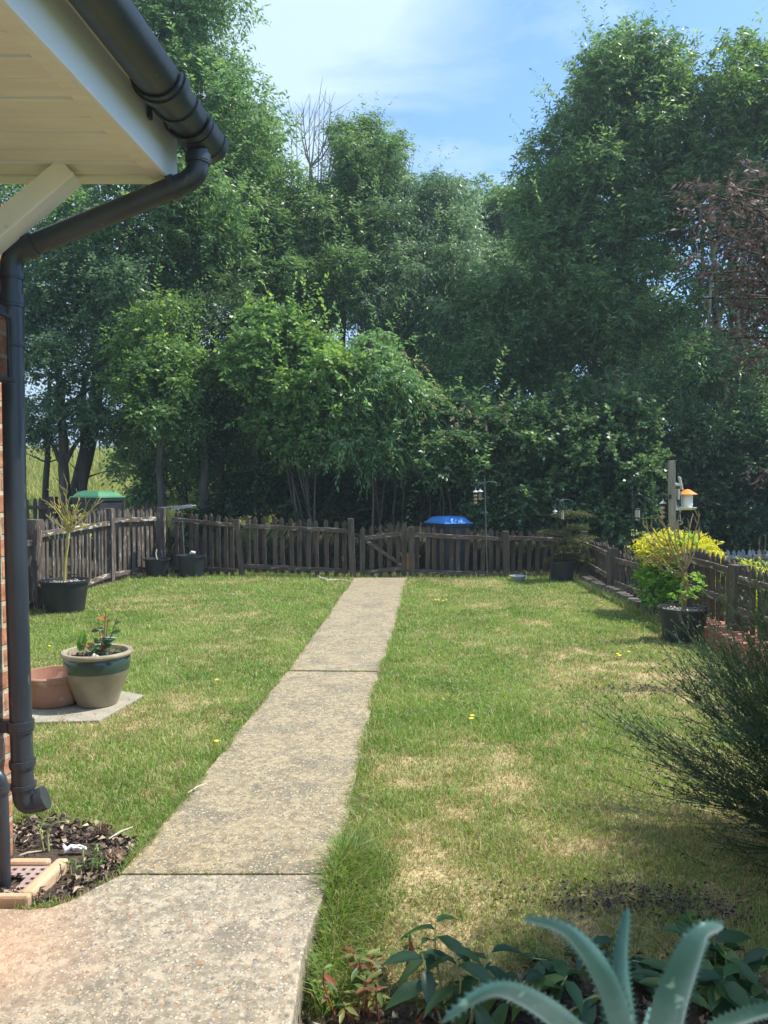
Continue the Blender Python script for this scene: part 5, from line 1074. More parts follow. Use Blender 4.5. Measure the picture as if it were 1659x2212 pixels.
T('elder_tree', 'dark shaded tree standing between the slim tree and the leafy mound', 480, 15.4, [(450, 700, 15.8, 1.0, 1, 1.0), (530, 760, 15.8, .9, 1, .9), (430, 900, 15.6, 1.1, 1, .7), (520, 900, 15.8, .9, 1, .7), (470, 1010, 15.8, 1.1, .9, .5), (560, 1000, 15.8, .8, .9, .5)], 5200, seed=5, K=7, slen=.28, Ln=.075, W=.04, pal=DARKG, bright=.8)
# bare dead tree
dt = thing('dead_tree', 'bare dead tree with thin grey branches standing against the sky', 'tree', base_at(665, 20)); rnd = random.Random(31); g = G()
tops = [(640, 238), (655, 232), (668, 205), (690, 212), (700, 232), (716, 225), (628, 275), (722, 268), (650, 262), (680, 240), (735, 275)]
tb, tr_ = bough(base_at(665, 20), at(672, 360, 20), .09, .03, rnd, 12, .05); g.tube(tb, tr_, 8)
for (a, b_) in tops:
    e = at(a, b_, 20 + rnd.uniform(-.5, .5)); j = rnd.randint(7, 11); s = tb[j]; d_ = e - s
    pts = [s, s + Vector((d_.x * .45, d_.y * .3, d_.z * .2)), s + Vector((d_.x * .8, d_.y * .6, d_.z * .5)), s + Vector((d_.x * .95, d_.y * .85, d_.z * .78)), e]; g.tube(pts, [.026, .02, .016, .012, .006], 5)
    for q in range(9):
        p = pts[1 + q % 3].lerp(pts[2 + q % 3], rnd.random()); d = Vector((rnd.uniform(-1, 1), rnd.uniform(-.5, .5), rnd.uniform(.5, 1.6))).normalized() * rnd.uniform(.3, .8); g.tube([p, p + d * .5 + Vector((rnd.uniform(-.05, .05), 0, 0)), p + d], [.009, .007, .004], 4)
g.build('branches', M_deadwood, dt, smooth=True)
T('ash_tree', 'slender ash with feathery top right of the dead tree', 745, 19.5, [(770, 335, 20, .8, 1.1, .65), (825, 320, 20, .45, .6, .5), (745, 420, 20, .95, 1.2, .8), (810, 390, 20, .8, 1.1, .8), (760, 490, 19.5, 1.4, 1.3, 1.0), (720, 600, 19, 1.5, 1.4, 1.1), (820, 570, 19.5, 1.3, 1.3, 1.1), (785, 285, 20, .4, .5, .4)], 12000, seed=7, K=9, slen=.36, Ln=.11, W=.034, pal=ASH, droop=.55, shell=(.3, .95))
T('willow_tree', 'pale drooping willow in the middle of the treeline', 900, 19.5, [(880, 420, 20, .8, 1.1, .7), (940, 450, 20, .9, 1.1, .8), (985, 520, 20, .7, 1, .8), (900, 540, 19.5, 1.3, 1.3, 1.1), (960, 620, 19.5, 1.2, 1.2, 1.1), (860, 660, 19, 1.3, 1.2, 1.0), (940, 730, 19, 1.3, 1.2, 1.0), (1000, 680, 19, .9, 1, 1)], 11000, seed=8, K=10, slen=.4, Ln=.11, W=.028, pal=BLUEG, droop=.9, shell=(.3, .95), bright=1.1)
T('oak_tree', 'rounder, more distant tree seen in the gap below the blue sky', 1080, 27, [(1075, 450, 27, 1.2, 1.4, .9), (1125, 445, 27, .9, 1.2, .9), (1040, 480, 27, .7, 1, .8), (1100, 540, 27, 1.7, 1.5, 1.4), (1050, 620, 26.5, 1.6, 1.5, 1.4), (1140, 640, 26.5, 1.6, 1.5, 1.5), (1080, 740, 26, 2, 1.5, 1.5)], 9000, seed=9, K=8, slen=.34, Ln=.12, W=.06, pal=ASH, bright=1.0)
T('elm_tree', 'mid-height tree with bright shoots left of the tall multi-stemmed tree', 1080, 17.5, [(1080, 640, 17.8, .7, .9, .7), (1060, 730, 17.5, 1.1, 1.1, .9), (1130, 700, 17.8, 1.0, 1.1, .9), (1000, 800, 17.3, 1.0, 1.0, .8), (1110, 810, 17.3, 1.3, 1.1, .8), (1180, 760, 17.5, 1, 1, 1), (1060, 900, 17, 1.2, 1.0, .8)], 8500, seed=10, K=8, slen=.3, Ln=.085, W=.042, pal=ASH)
T('ash_tree', 'tall multi-stemmed tree on the right with dense dark crown', 1330, 16.8, [(1340, 168, 17.3, 1.034, 1.3, 0.8), (1290, 228, 17.2, 0.94, 1.2, 1.1), (1400, 208, 17.3, 0.94, 1.2, 1.0), (1240, 315, 17.2, 0.94, 1.3, 1.1), (1340, 315, 17, 1.41, 1.5, 1.2), (1200, 420, 17, 0.94, 1.3, 1.1), (1290, 440, 16.8, 1.41, 1.4, 1.2), (1400, 380, 17, 1.128, 1.3, 1.2), (1210, 560, 16.8, 1.034, 1.3, 1.0), (1320, 590, 16.6, 1.222, 1.3, 1.0), (1240, 690, 16.6, 1.128, 1.2, 1.0), (1340, 730, 16.4, 1.128, 1.2, 0.9), (1410, 520, 16.8, 0.94, 1.2, 1), (1180, 500, 17, 0.752, 1, 0.9), (1360, 133, 17.3, 0.564, 0.8, 0.45)], 14500, seed=11, stems=7, r0=.12, pal=ASH, mt=M_barkg, spread=.6, bright=.95)
T('ash_tree', 'airy multi-stemmed tree at the right edge with visible pale stems', 1530, 15.8, [(1500, 238, 16.3, 1.128, 1.3, 0.9), (1590, 228, 16.3, 1.034, 1.3, 0.9), (1680, 218, 16, 1.034, 1.3, 1.0), (1480, 345, 16.2, 1.128, 1.3, 1.0), (1600, 345, 16, 1.128, 1.3, 1.0), (1710, 345, 16, 1.128, 1.3, 1.1), (1520, 450, 16, 0.94, 1.2, 0.9), (1640, 470, 15.8, 1.034, 1.2, 0.9), (1560, 620, 15.8, 0.752, 1, 0.7), (1660, 640, 15.8, 0.846, 1, 0.8), (1450, 720, 16, 0.658, 0.9, 0.7), (1740, 500, 15.8, 1.128, 1.2, 1.1), (1600, 158, 16.3, 0.564, 0.8, 0.45), (1465, 188, 16.3, 0.47, 0.7, 0.5)],
  8800, seed=12, stems=12, r0=.085, pal=BRIGHT, mt=M_barkg, spread=1.0, bright=.8)
T('elder_tree', 'leafy tree with sunlit sprays low behind the tall wooden post', 1510, 14.8, [(1480, 800, 15, .6, .8, .6), (1540, 760, 15, .6, .8, .6), (1580, 880, 14.8, .8, .8, .6), (1480, 920, 14.8, .7, .8, .6), (1640, 820, 15, .7, .8, .7), (1400, 860, 15.2, .8, .8, .7), (1680, 950, 14.8, .8, .8, .7)], 3800, seed=13, stems=7, r0=.06, K=8, Ln=.085, W=.034, pal=ASH, mt=M_barkg, spread=.5)
# shrubs filling the woodland edge behind the back fence
SG = 'shrubs behind the back fence'
def shrub(name, label, bpx, bY, lobes, n, **k):
    k['Ln'] *= 1.25; k['W'] *= 1.2; return T(name, label, bpx, bY, lobes, n * .72, cat='shrub', group=SG, stems=k.pop('stems', 6), r0=k.pop('r0', .03), spread=k.pop('spread', .4), mt=M_bark, **k)
shrub('dogwood_shrub', 'broad leafy shrub with bright green shoots, centre of the wood edge', 650, 14.6, [(560, 760, 14.8, .6, .7, .45), (640, 720, 14.8, .6, .7, .45), (600, 830, 14.6, .8, .8, .5), (700, 800, 14.6, .8, .8, .5), (620, 900, 14.5, .7, .7, .45), (720, 880, 14.4, .8, .7, .5), (520, 780, 14.9, .35, .5, .3), (680, 960, 14.5, .6, .6, .35), (560, 700, 14.9, .35, .4, .3)], 7200, seed=15, K=9, slen=.3, Ln=.085, W=.05, pal=BRIGHT, droop=.35, r0=.035)
shrub('willow_shrub', 'arching narrow-leaved shrub draping beside the broad leafy shrub', 830, 14.6, [(800, 760, 14.8, .6, .7, .5), (860, 830, 14.6, .6, .7, .55), (800, 880, 14.5, .6, .6, .5), (860, 940, 14.4, .5, .6, .4), (780, 950, 14.4, .6, .6, .4), (900, 880, 14.6, .45, .6, .4)], 5200, seed=16, K=9, slen=.32, Ln=.09, W=.03, pal=ASH, droop=1.0, bright=1.25)
shrub('buddleia_shrub', 'shrub with brown and cream seed heads, left of the straight grey pole', 960, 14.4, [(940, 900, 14.6, .6, .7, .5), (1000, 960, 14.4, .6, .7, .45), (940, 1000, 14.2, .6, .6, .35), (1040, 900, 14.8, .6, .7, .5), (1050, 1030, 14.3, .6, .6, .45), (1110, 960, 14.5, .6, .7, .5)], 5200, seed=17, K=8, slen=.26, Ln=.08, W=.045, pal=DARKG, bright=1.15)
shrub('ivy_bush', 'dense dark ivy mass directly behind the potted conifer', 1200, 14.0, [(1180, 1080, 14.1, .9, .6, .55), (1100, 1110, 14.2, .8, .6, .45), (1250, 1000, 14.2, .9, .7, .6), (1180, 950, 14.4, .9, .8, .7), (1290, 1100, 13.9, .8, .6, .55), (1340, 1010, 14, .8, .7, .6), (1300, 900, 14.5, .9, .8, .7), (1370, 1120, 14, .6, .6, .5)], 10500, seed=18, K=8, slen=.2, Ln=.06, W=.05, pal=DARKG, droop=.3, bright=1.0)
shrub('laurel_hedge', 'tall dark hedge mass at the right edge behind the grey fence', 1560, 15.2, [(1420, 1040, 14.6, .7, .7, .7), (1500, 1090, 14.9, .8, .6, .7), (1600, 1090, 15, .9, .6, .8), (1700, 1080, 15, 1, .7, .9), (1480, 980, 15, .8, .7, .6), (1590, 990, 15.1, .9, .7, .7), (1690, 960, 15.2, 1, .7, .8), (1420, 1140, 14.8, .7, .5, .4), (1560, 1160, 15, 1, .5, .35), (1680, 1160, 15, 1, .5, .35)], 10500, seed=19, K=8, slen=.2, Ln=.065, W=.036, pal=DARKG, droop=.4, bright=.75)
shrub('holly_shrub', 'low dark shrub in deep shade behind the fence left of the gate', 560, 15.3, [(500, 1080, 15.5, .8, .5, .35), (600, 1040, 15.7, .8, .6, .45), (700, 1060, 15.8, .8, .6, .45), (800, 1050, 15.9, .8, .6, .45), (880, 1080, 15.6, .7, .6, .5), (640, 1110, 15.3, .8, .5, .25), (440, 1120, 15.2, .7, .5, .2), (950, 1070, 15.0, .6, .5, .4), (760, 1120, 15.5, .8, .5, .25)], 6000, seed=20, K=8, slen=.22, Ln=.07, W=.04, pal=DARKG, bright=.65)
# seed heads of the buddleia
bd = [o for o in C.objects if o.name.startswith('buddleia')][0]; rg = np.random.RandomState(6); P = []
for (a, b_) in ((905, 815), (930, 850), (940, 880), (915, 905), (960, 860), (975, 905), (990, 890), (1010, 885), (985, 920), (1000, 935), (1035, 900), (1050, 915), (1075, 880), (1090, 900), (1060, 940), (945, 830), (925, 800), (890, 780), (1120, 940), (1100, 1000), (870, 760), (1030, 960), (960, 945)):
    p = at(a, b_, 13.85 + .15 * rg.rand()); d = Vector((rg.uniform(-.5, .8), -.4, rg.uniform(-.5, .3))).normalized()
    for k in range(60): f = rg.rand(); P.append(tuple(p + d * .2 * f + Vector(rg.randn(3)) * .02 * (1.1 - f)))
P = np.array(P); n = len(P); v, f = leaves(P, nrm(rg.randn(n, 3)), rg.randn(n, 3), np.full(n, .03), np.full(n, .02)); pal = np.array([(.42, .33, .17), (.5, .44, .28), (.33, .2, .1)])
np_mesh('seed_heads', v, [f], np.repeat(pal[rg.randint(0, 3, n)], 4, 0), M_litter, bd)
# deeper wood: a row of trees further back closing the view
for k, (px, Y, top, lab) in enumerate(((560, 24, 560, 'far tree in the second row behind the dead tree'), (700, 25, 520, 'far tree in the second row behind the slender ash'), (850, 24, 560, 'far tree in the second row behind the willow'), (980, 25, 600, 'far tree in the second row left of the sky gap'), (1200, 24, 640, 'far tree in the second row behind the dense dark crown'), (1350, 24, 720, 'far tree in the second row behind the tall multi-stemmed tree'), (1500, 24, 780, 'far tree in the second row behind the airy stems'), (1660, 23, 800, 'far tree in the second row at the right edge'), (400, 23, 720, 'far tree in the second row left of the dead tree'))):
    rnd = random.Random(100 + k); lb = []
    py = top
    while py < 1060: lb.append((px + rnd.uniform(-60, 60), py, Y + rnd.uniform(-.6, .6), 1.3, 1.3, 1.1)); py += 75
    if px > 500: lb += [(px + 60, 1020, Y - 1, 1.4, 1, .9), (px - 60, 1010, Y - 1, 1.4, 1, .9)]
    T('woodland_tree', lab, px, Y, lb, 6200, seed=200 + k, K=7, slen=.36, Ln=.14, W=.075, pal=DARKG if k % 2 else ASH, bright=.95)
# thin trunks and leaning stems in the shade
for k, (a, ytop, b_, Y, r, lab) in enumerate(((662, 880, 668, 14.9, .045, 'thin curved bare trunk directly left of the gate behind the fence'), (445, 760, 440, 15.2, .11, 'dark thick trunk behind the fence between the slim tree and the holly'), (180, 800, 176, 16.2, .1, 'straight dark trunk just right of the thick trunk behind the green bin'), (100, 820, 92, 16.4, .08, 'dark trunk left of the thick trunk behind the green bin'), (545, 900, 570, 15.4, .05, 'leaning dead stem behind the leaning fence post'), (820, 980, 800, 15.6, .03, 'thin bare stem behind the fence, just right of the gate post'))):
    rnd = random.Random(300 + k); b0 = base_at(b_, Y); g = G(); pts, rad = bough(b0, at(a, ytop, Y), r, r * .5, rnd, 9, .08); g.tube(pts, rad, 9)
    for q in range(5): j = rnd.randint(2, 7); e = pts[j] + Vector((rnd.uniform(-.6, .6), rnd.uniform(-.4, .4), rnd.uniform(.1, .5))); bp, br = bough(pts[j], e, rad[j] * .35, .004, rnd, 5, .15); g.tube(bp, br, 5)
    tag(g.build('bare_trunk', M_bark, origin=b0, smooth=True), lab, 'tree trunk', 'bare trunks in the wood')
# golden shrub over the right fence
cyl = [(1422, 1198, 8.9, .19, .25, .09), (1440, 1185, 8.9, .28, .3, .12), (1480, 1190, 8.8, .28, .3, .11), (1512, 1200, 8.8, .18, .25, .08), (1532, 1212, 8.6, .1, .2, .06), (1450, 1180, 9.1, .3, .3, .12), (1495, 1182, 8.95, .22, .3, .1)]
low = [(1422, 1240, 8.9, .2, .25, .13), (1450, 1250, 8.8, .3, .3, .16), (1500, 1240, 8.8, .28, .3, .15), (1440, 1285, 8.8, .26, .28, .12), (1490, 1285, 8.8, .24, .28, .1), (1412, 1218, 9, .12, .2, .08)]
gs_ = thing('golden_shrub', 'bright golden-yellow shrub growing through the gap in the right fence', 'shrub', base_at(1460, 8.9)); g = G(); rnd = random.Random(17)
for l in L(*(cyl + low)): bp, br = bough(Vector(base_at(1460, 8.9)) + Vector((rnd.uniform(-.08, .08), 0, 0)), l[:3], .014, .004, rnd, 6, .1); g.tube(bp, br, 6)
g.build('stems', M_bark, gs_, smooth=True)
foliage('golden_foliage', L(*cyl), 2200, 7, .07, .055, .02, [(.4, .45, .05), (.58, .58, .07), (.72, .68, .1), (.24, .36, .05)], gs_, 71, droop=.25, upb=.7, m=M_leafm, shell=(.5, 1.05))
foliage('green_foliage', L(*low), 1500, 7, .07, .055, .02, [(.03, .1, .02), (.06, .16, .03), (.12, .24, .04), (.25, .36, .05)], gs_, 72, droop=.3)
gh = thing('golden_shrub', 'golden-yellow foliage behind the pickets between the post and the brick edging', 'shrub', (3.75, 7.4, -.4))
foliage('foliage', [(3.75, 8.1, .3, .25, .4, .35), (3.8, 7.5, .2, .25, .4, .4), (3.85, 6.9, .15, .25, .4, .35), (3.8, 7.9, .55, .2, .35, .14), (3.8, 6.3, .1, .25, .4, .35)], 1300, 7, .08, .055, .02, [(.4, .5, .05), (.6, .62, .06), (.3, .42, .05)], gh, 73, m=M_leafm)

# ================================================================== NEAR PLANTS
# broom at the right edge: a fountain of thin green rods
bs = Vector((1.97, 3.04, -.02)); br_ = thing('broom_bush', 'dark wispy broom bush of thin green rods at the right edge', 'shrub', bs)
rg = np.random.RandomState(77); NS = 7000; V_, F_, cc_, off = [], [], [], 0
tipsP, tipsD = [], []
def strand(pts, w0, w1, c):
    global off
    n = len(pts); pts = np.array(pts); ang = np.linspace(0, 2 * np.pi, 4)[:3]; d = nrm(np.gradient(pts, axis=0)); x = nrm(np.cross(d, [.2, .9, .3])); y = np.cross(d, x); w = np.linspace(w0, w1, n)[:, None]
    ring = np.stack([pts + (x * np.cos(a) + y * np.sin(a)) * w for a in ang], 1).reshape(-1, 3); V_.append(ring); cc_.append(np.repeat(c[None], n * 3, 0))
    i = np.arange(n - 1)[:, None] * 3
    for k in range(3): F_.append(np.concatenate([i + k, i + (k + 1) % 3, i + 3 + (k + 1) % 3, i + 3 + k], 1) + off)
    off += n * 3
mains = []
for s in range(150):
    az = rg.uniform(0, 6.283); el = np.clip(rg.normal(1.0, .36), .15, 1.5); Lm = rg.uniform(.4, 1.12) * (.72 + .28 * math.sin(el)); d = np.array([math.cos(az) * math.cos(el), math.sin(az) * math.cos(el), math.sin(el)])
    b = np.array(bs) + np.array([rg.uniform(-.1, .1), rg.uniform(-.1, .1), 0]); p = b; pts = [p]
    for k in range(7): d = nrm(d + rg.randn(3) * .07 + np.array([math.cos(az), math.sin(az), -.05]) * .03); p = p + d * Lm / 7; pts.append(p)
    mains.append(pts); strand(pts, .005, .0018, np.array([.06, .085, .04]) if rg.rand() < .6 else np.array([.09, .08, .05]))
for s in range(NS):
    mpt = mains[rg.randint(len(mains))]; j = rg.randint(1, 8); p = mpt[j]; d = nrm(mpt[j] - mpt[j - 1]); d = nrm(d + rg.randn(3) * .28 + np.array([0, 0, .12])); Ls_ = rg.uniform(.15, .48); pts = [p]
    for k in range(6): d = nrm(d + rg.randn(3) * .05 + np.array([0, 0, .015])); p = p + d * Ls_ / 6; pts.append(p)
    strand(pts, .0022, .0009, np.array([.06, .1, .055]) * rg.uniform(.7, 1.9))
    for k in range(1, 7):
        for q in range(rg.randint(1, 4)): tipsP.append(pts[k] + rg.randn(3) * .004); tipsD.append(nrm(d + rg.randn(3) * .7))
np_mesh('rods', np.concatenate(V_), [np.concatenate(F_)], np.concatenate(cc_), M_leafm, br_)
P = np.array(tipsP); D = np.array(tipsD); n = len(P); v, f = leaves(P, D, rg.randn(n, 3), rg.uniform(.011, .022, n), np.full(n, .0065)); np_mesh('leaflets', v, [f], np.repeat(np.array([[.05, .09, .035]]) * (.6 + .8 * rg.rand(n))[:, None], 4, 0), M_leafm, br_)
# purple-leaved tree standing right of the view, its boughs reach into the picture
mb = (2.65, 2.6, -.1); mt_ = thing('purple_leaved_tree', 'dark purple cut-leaf tree reaching in from the upper right edge', 'tree', mb); rnd = random.Random(91); g = G()
PL = [(2.7, 2.53, 2.8, 0.6, 0.5, 0.6), (2.3, 2.43, 2.6, 0.45, 0.4, 0.4), (2.35, 2.63, 2.1, 0.4, 0.4, 0.35), (2.9, 2.63, 2.1, 0.5, 0.5, 0.4), (2.05, 2.43, 2.3, 0.3, 0.35, 0.3), (2.1, 2.48, 1.6, 0.35, 0.35, 0.35), (2.6, 2.53, 1.5, 0.4, 0.35, 0.35), (1.95, 2.43, 1.15, 0.3, 0.3, 0.25), (2.4, 2.43, 1.0, 0.35, 0.35, 0.3)]  # crown lobes out of view, placed and thickened to shade the border
ent = [(at(1565, 450, 1.95), .09), (at(1610, 560, 1.95), .11), (at(1665, 470, 1.95), .14), (at(1655, 640, 1.95), .12), (at(1635, 755, 1.95), .065), (at(1690, 740, 1.95), .12), (at(1668, 1000, 1.95), .04)]
pts, rad = bough(mb, (2.5, 2.6, 2.4), .06, .03, rnd, 8, .08); g.tube(pts, rad, 10)
for l in PL:
    bp, b2 = bough(pts[rnd.randint(3, 7)], l[:3], .025, .008, rnd, 7, .1); g.tube(bp, b2, 6)
for p, r in ent:
    bp, b2 = bough(pts[5], p + Vector((r * .5, 0, 0)), .018, .005, rnd, 8, .08); g.tube(bp, b2, 6)
    for q in range(7): j = rnd.randint(4, 7); e = p + Vector((rnd.uniform(-1, 1), rnd.uniform(-1, 1), rnd.uniform(-1, 1))) * r; sp2, sr2 = bough(bp[j], e, .005, .002, rnd, 5, .1, .05); g.tube(sp2, sr2, 4)
g.build('trunk', M_bark, mt_, smooth=True)
PUR = [(.05, .034, .034), (.085, .062, .058), (.16, .125, .11), (.065, .045, .048)]
foliage('crown', PL, 8500, 11, .17, .04, .012, PUR, mt_, 92, droop=.7, m=M_leafm, shell=(.2, 1.05))
foliage('bough_leaves', [(p.x, p.y, p.z, r, r, r * .8) for p, r in ent], 330, 12, .08, .021, .0052, PUR, mt_, 93, droop=.45, m=M_leafm, shell=(.1, 1.1))
# border plants under the window
rg = np.random.RandomState(15)
def leafy(name, label, stems, base, pal, Ln, W, seed, cat='plant', mstem=None, curl=.35, group=None, nl=5, droop=-.1):
    t = thing(name, label, cat, base, group); rg = np.random.RandomState(seed); g = G(); P, D, N, Ls, Cc = [], [], [], [], []; pal = np.array(pal)
    for (b, e) in stems:
        b, e = Vector(b), Vector(e); m_ = b.lerp(e, .55) + Vector((rg.randn() * .01, rg.randn() * .01, .02)); g.tube([b, m_, e], [.004, .0035, .002], 6)
        for k in range(nl):
            f = 1 - .13 * k * rg.uniform(.8, 1.2) * 5 / nl; p = b.lerp(m_, f * 2) if f < .5 else m_.lerp(e, f * 2 - 1); an = k * 2.4 + rg.rand()
            P.append(tuple(p)); D.append((math.cos(an), math.sin(an), droop + rg.uniform(-.25, .4))); N.append((.2 * rg.randn(), .2 * rg.randn(), 1)); Ls.append(Ln * rg.uniform(.7, 1.2)); Cc.append(pal[rg.randint(len(pal))] * rg.uniform(.8, 1.2))
    g.build('stem', mstem or M_stem_g, t, smooth=True)
    P, D, N, Ls = np.array(P), nrm(np.array(D)), np.array(N), np.array(Ls); v, q, tt = bigleaves(P, D, N, Ls, Ls * W / Ln, curl); np_mesh('leaves', v, [q, tt], np.repeat(np.array(Cc), 11, 0), M_leaf, t); return t
BZ = -.11
def bp_(px, py, z=0): p = gr(px, py, z); return p
b = bp_(985, 2225, BZ); leafy('hellebore', 'broad-leaved drooping plant in the shaded border, centre bottom', [(b + Vector((x, y, 0)), b + Vector((x * 2.4, y * 2 + .06, h))) for x, y, h in ((.0, 0, .2), (-.04, .02, .17), (.05, .03, .16), (.09, 0, .11), (-.02, .06, .22), (.03, -.04, .12))], b,
      [(.045, .11, .04), (.06, .14, .04), (.08, .17, .06), (.04, .1, .05)], .125, .05, 1, curl=.45)
b = bp_(1150, 2190, BZ); leafy('hellebore', 'broad-leaved plant between the drooping plant and the aloe', [(b + Vector((x, y, 0)), b + Vector((x * 2.4, y * 2, h))) for x, y, h in ((.0, 0, .09), (-.05, .02, .07), (.05, .03, .08), (.1, 0, .06))], b,
      [(.045, .12, .045), (.06, .15, .05), (.16, .26, .06)], .13, .05, 2, curl=.4)
b = bp_(820, 2180, BZ); leafy('periwinkle', 'low plant with small reddish-green leaves beside the patio edge', [(b + Vector((x, y, 0)), b + Vector((x * 1.3, y * 1.3, h))) for x, y, h in [(rg.uniform(-.14, .16), rg.uniform(-.1, .14), rg.uniform(.06, .17)) for _ in range(13)]], b,
      [(.14, .22, .05), (.22, .26, .07), (.22, .19, .07), (.1, .17, .06), (.3, .12, .06)], .05, .016, 3, nl=8, curl=.1, mstem=M_stem_r)
b = bp_(1560, 2150, BZ); leafy('hydrangea', 'leafy green plant behind the aloe in the bottom right corner', [(b + Vector((x, y, 0)), b + Vector((x * 1.6, y * 1.6, h))) for x, y, h in [(rg.uniform(-.2, .25), rg.uniform(-.1, .1), rg.uniform(.07, .17)) for _ in range(12)]], b,
      [(.05, .13, .045), (.07, .16, .05), (.16, .24, .07), (.04, .11, .05)], .11, .05, 4, nl=7, curl=.25)
b = bp_(1500, 2040, BZ); leafy('small_weed', 'small round-leaved seedling in front of the broom', [(b, b + Vector((-.02, 0, .1))), (b, b + Vector((.05, .02, .07)))], b, [(.07, .17, .04), (.1, .22, .05)], .06, .04, 5, nl=4, curl=.1)
b = bp_(1240, 2100, BZ); leafy('hellebore', 'low shaded leafy clump seen between the aloe blades', [(b + Vector((x, y, 0)), b + Vector((x * 2, y * 2, h))) for x, y, h in [(rg.uniform(-.14, .2), rg.uniform(-.1, .1), rg.uniform(.03, .07)) for _ in range(8)]], b, [(.04, .1, .04), (.06, .14, .05)], .1, .04, 6, nl=6, curl=.3)
# weeds on the bare soil by the gully
b = gr(95, 1838); leafy('small_weed', 'pale upright grassy weed in the soil below the downpipe', [(b + Vector((x, 0, 0)), b + Vector((x * 2.2, .02, h))) for x, h in ((-.015, .1), (.0, .13), (.02, .11))], b, [(.25, .34, .1), (.3, .38, .14)], .05, .007, 7, nl=3, curl=.05)
b = gr(185, 1880); leafy('small_weed', 'small feathery green weed at the corner of the patio', [(b + Vector((x, y, 0)), b + Vector((x * 1.5, y * 1.5, h))) for x, y, h in [(rg.uniform(-.06, .06), rg.uniform(-.05, .05), rg.uniform(.03, .09)) for _ in range(12)]], b, [(.07, .14, .04), (.12, .2, .05)], .025, .007, 8, nl=8, curl=.1)
# paper scrap, pine cones, twigs
g = G(); p = gr(162, 1832, .02); rnd = random.Random(2); pts = [p + Vector((-.05 + .016 * k, rnd.uniform(-.008, .008), rnd.uniform(-.006, .008))) for k in range(7)]; g.tube(pts, [.006, .012, .009, .013, .011, .013, .006], 7)
tag(g.build('paper_scrap', M_paper, origin=p), 'crumpled white paper scrap on the dark soil near the gully', 'paper')
def pinecone(label, p, ax_, s):
    g = G(); q = Vector(ax_).to_track_quat('Z', 'Y').to_matrix(); n = 60
    for k in range(n):
        f = k / n; a = k * 2.4; r = s * .38 * math.sin(math.pi * (.12 + .8 * f)) ; z = s * (f - .5); d = Vector((math.cos(a), math.sin(a), .45)); c_ = Vector((math.cos(a) * r * .4, math.sin(a) * r * .4, z)); tip = c_ + d * r * .9; sd_ = Vector((-math.sin(a), math.cos(a), 0)) * s * .085
        g.add([Vector(p) + q @ v for v in (c_ - sd_ * .4, c_ + sd_ * .4, tip + sd_, tip + Vector((0, 0, s * .035)) + d * s * .03, tip - sd_, tip - Vector((0, 0, s * .03)))], [(0, 1, 2, 3, 4), (0, 4, 5), (0, 5, 1), (1, 5, 2), (4, 3, 5), (3, 2, 5)])
    g.tube([Vector(p) + q @ Vector((0, 0, -s * .5)), Vector(p) + q @ Vector((0, 0, s * .5))], s * .1, 8); tag(g.build('pine_cone', M_cone, origin=p), label, 'pine cone', 'pine cones')
pinecone('upper pine cone in the grass left of the path', gr(218, 1795, .03), (.4, .3, .3), .07)
pinecone('lower pine cone lying beside the corner of the patio', gr(242, 1852, .03), (.7, -.3, .3), .075)
for k, (a, b_, lab) in enumerate((((235, 1812), (287, 1786), 'pale twig lying across the left edge of the path by the pine cones'), ((405, 1713), (446, 1692), 'thin pale twig lying on the left edge of the path, halfway up'), ((30, 1852), (90, 1838), 'thin dry stalk lying on the soil beside the gully'))):
    a, b_ = gr(*a, .025), gr(*b_, .03); g = G(); g.tube([a, a.lerp(b_, .5) + Vector((0, 0, .006)), b_], [.003, .004, .002], 6); tag(g.build('dry_twig', M_twig, origin=a), lab, 'twig', 'dry twigs')
# yellow flowers in the lawn
for k, (a, b_, lab) in enumerate(((468, 1468, 'single yellow flower in the lawn right of the glazed pot'), (468, 1600, 'yellow flower close to the left edge of the path'), (1020, 1545, 'yellow flower in the lawn right of the path'), (955, 1296, 'yellow flower cluster nearest the gate on the right lawn'), (1345, 1411, 'yellow flower cluster left of the right black pot'), (1018, 1551, 'lower yellow flower in the lawn right of the path'), (107, 1395, 'yellow flower in the lawn above the terracotta bowl'))):
    p = gr(a, b_, .05); g = G(); rnd = random.Random(k); big = 'cluster' in lab
    for q in range(5 if big else 1):
        c_ = p + Vector((rnd.uniform(-.08, .08), rnd.uniform(-.08, .08), rnd.uniform(-.01, .01))) * (1 if big else 0); g.lathe(c_, [(0, .002), (.006, .004), (.015, .0), (.006, -.003), (0, -.003)], 8)
        g.tube([c_ - Vector((0, 0, .045)), c_], .0015, 4)
    tag(g.build('lawn_flower', M_flower, origin=p), lab, 'flower', 'yellow lawn flowers')

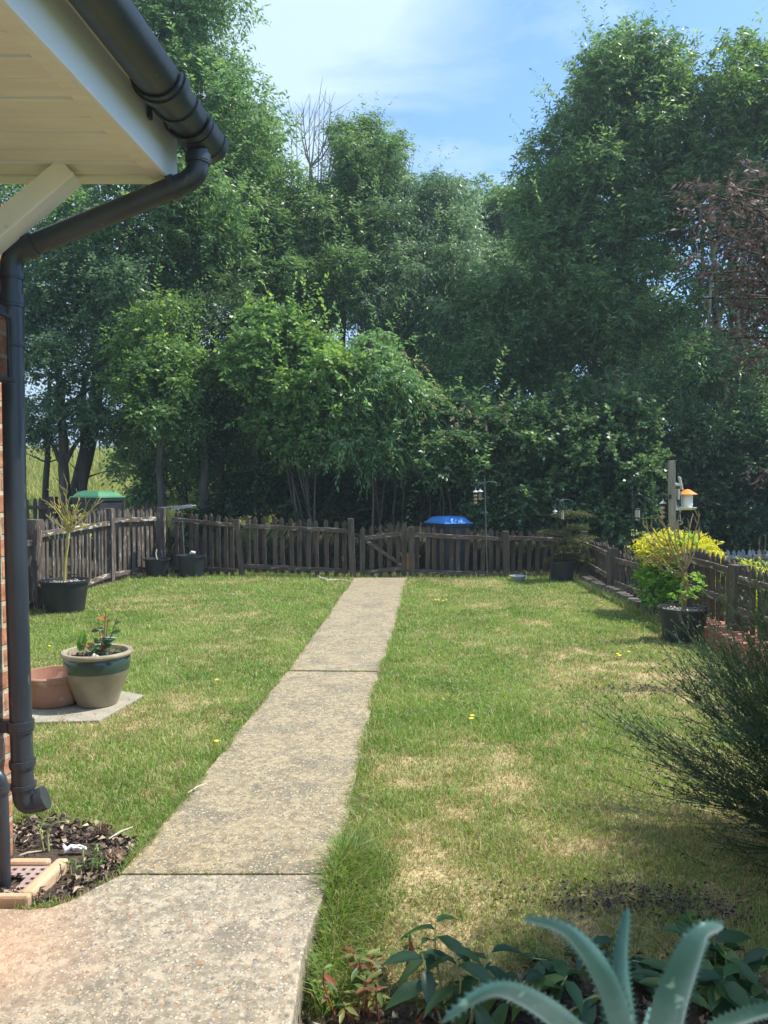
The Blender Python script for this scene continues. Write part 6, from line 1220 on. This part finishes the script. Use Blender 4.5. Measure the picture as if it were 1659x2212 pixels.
# ================================================================== ALOE on the windowsill
YA = .62; ab = at(1385, 2300, YA); ab.z = .955
al = thing('aloe_plant', 'blurred blue-green aloe with toothed leaves on the windowsill, closest of all', 'aloe', ab)
def aloe_leaf(pix, wpx, depths, seed):
    """pix: centreline in the picture at the sill's distance; thick tapering blade with toothed margins"""
    rnd = random.Random(seed); ctrl = [at(a, b, YA + d) for (a, b), d in zip(pix, depths)]; n = 30; pts = []
    m_ = len(ctrl) - 1
    for i in range(n + 1):
        t = i / n * m_; k = min(int(t), m_ - 1); f = t - k; p0, p1, p2, p3 = ctrl[max(k - 1, 0)], ctrl[k], ctrl[k + 1], ctrl[min(k + 2, m_)]
        pts.append(.5 * ((2 * p1) + (p2 - p0) * f + (2 * p0 - 5 * p1 + 4 * p2 - p3) * f * f + (3 * p1 - p0 - 3 * p2 + p3) * f ** 3))
    g = G(); vs = []; W0 = wpx / F * YA * .78; M8 = 8
    for i, p in enumerate(pts):
        d = (pts[min(i + 1, n)] - pts[max(i - 1, 0)]).normalized(); sd_ = d.cross(Vector((0, 1, .15))).normalized(); nn = sd_.cross(d).normalized(); t = i / n; w = W0 / 2 * (1 - t ** 2.2) ** .8 + .0008; th = w * .38
        for k in range(M8): a = 2 * math.pi * k / M8; vs.append(p + sd_ * math.cos(a) * w + nn * (math.sin(a) * th * (1.0 if math.sin(a) > 0 else .5) - th * .5 * (1 - math.cos(a) ** 2)))
    fs = [(i * M8 + k, i * M8 + (k + 1) % M8, (i + 1) * M8 + (k + 1) % M8, (i + 1) * M8 + k) for i in range(n) for k in range(M8)]; g.add(vs, fs); g.add([vs[n * M8 + k] for k in range(M8)], [tuple(range(M8))])
    for i in range(1, n - 1):
        p = pts[i]; d = (pts[i + 1] - pts[i - 1]).normalized(); sd_ = d.cross(Vector((0, 1, .15))).normalized(); w = W0 / 2 * (1 - (i / n) ** 2.2) ** .8
        for s in (-1, 1):
            e = p + sd_ * s * w * .97; tl = .0034; g.add([e - d * .0022, e + d * .0022, e + sd_ * s * tl * 1.25 + d * .0015, e + Vector((0, .0008, 0)), e - Vector((0, .0008, 0))], [(0, 3, 2), (3, 1, 2), (1, 4, 2), (4, 0, 2)])
    return g.build('leaf', M_aloe, al, smooth=True)
aloe_leaf([(1375, 2330), (1345, 2220), (1300, 2100), (1225, 2010), (1128, 1984)], 66, (0.0, -.01, -.02, -.01, 0), 1)
aloe_leaf([(1370, 2330), (1350, 2200), (1340, 2080), (1356, 1962)], 58, (.02, .02, .03, .04), 2)
aloe_leaf([(1420, 2330), (1440, 2200), (1475, 2090), (1515, 2015), (1562, 2004)], 96, (0, -.02, -.03, -.03, -.02), 3)
aloe_leaf([(1330, 2340), (1230, 2220), (1130, 2150), (1050, 2140), (955, 2208)], 66, (0, -.03, -.06, -.08, -.09), 4)
aloe_leaf([(1440, 2340), (1530, 2235), (1640, 2185), (1740, 2180)], 60, (0, -.03, -.05, -.06), 5)
aloe_leaf([(1390, 2330), (1400, 2250), (1410, 2180)], 50, (.03, .05, .07), 6)
ap = thing('aloe_pot', 'terracotta pot on the windowsill holding the aloe, below the picture', 'plant pot', (ab.x, YA, .892))
g = G(); g.lathe((ab.x, YA, .892), [(0, 0), (.035, 0), (.048, .07), (.053, .07), (.053, .085), (.046, .085), (.04, .06), (0, .062)], 32); g.build('pot_body', M_terra, ap, smooth=True)
print('verts', sum(len(o.data.vertices) for o in C.objects if o.type == 'MESH'))
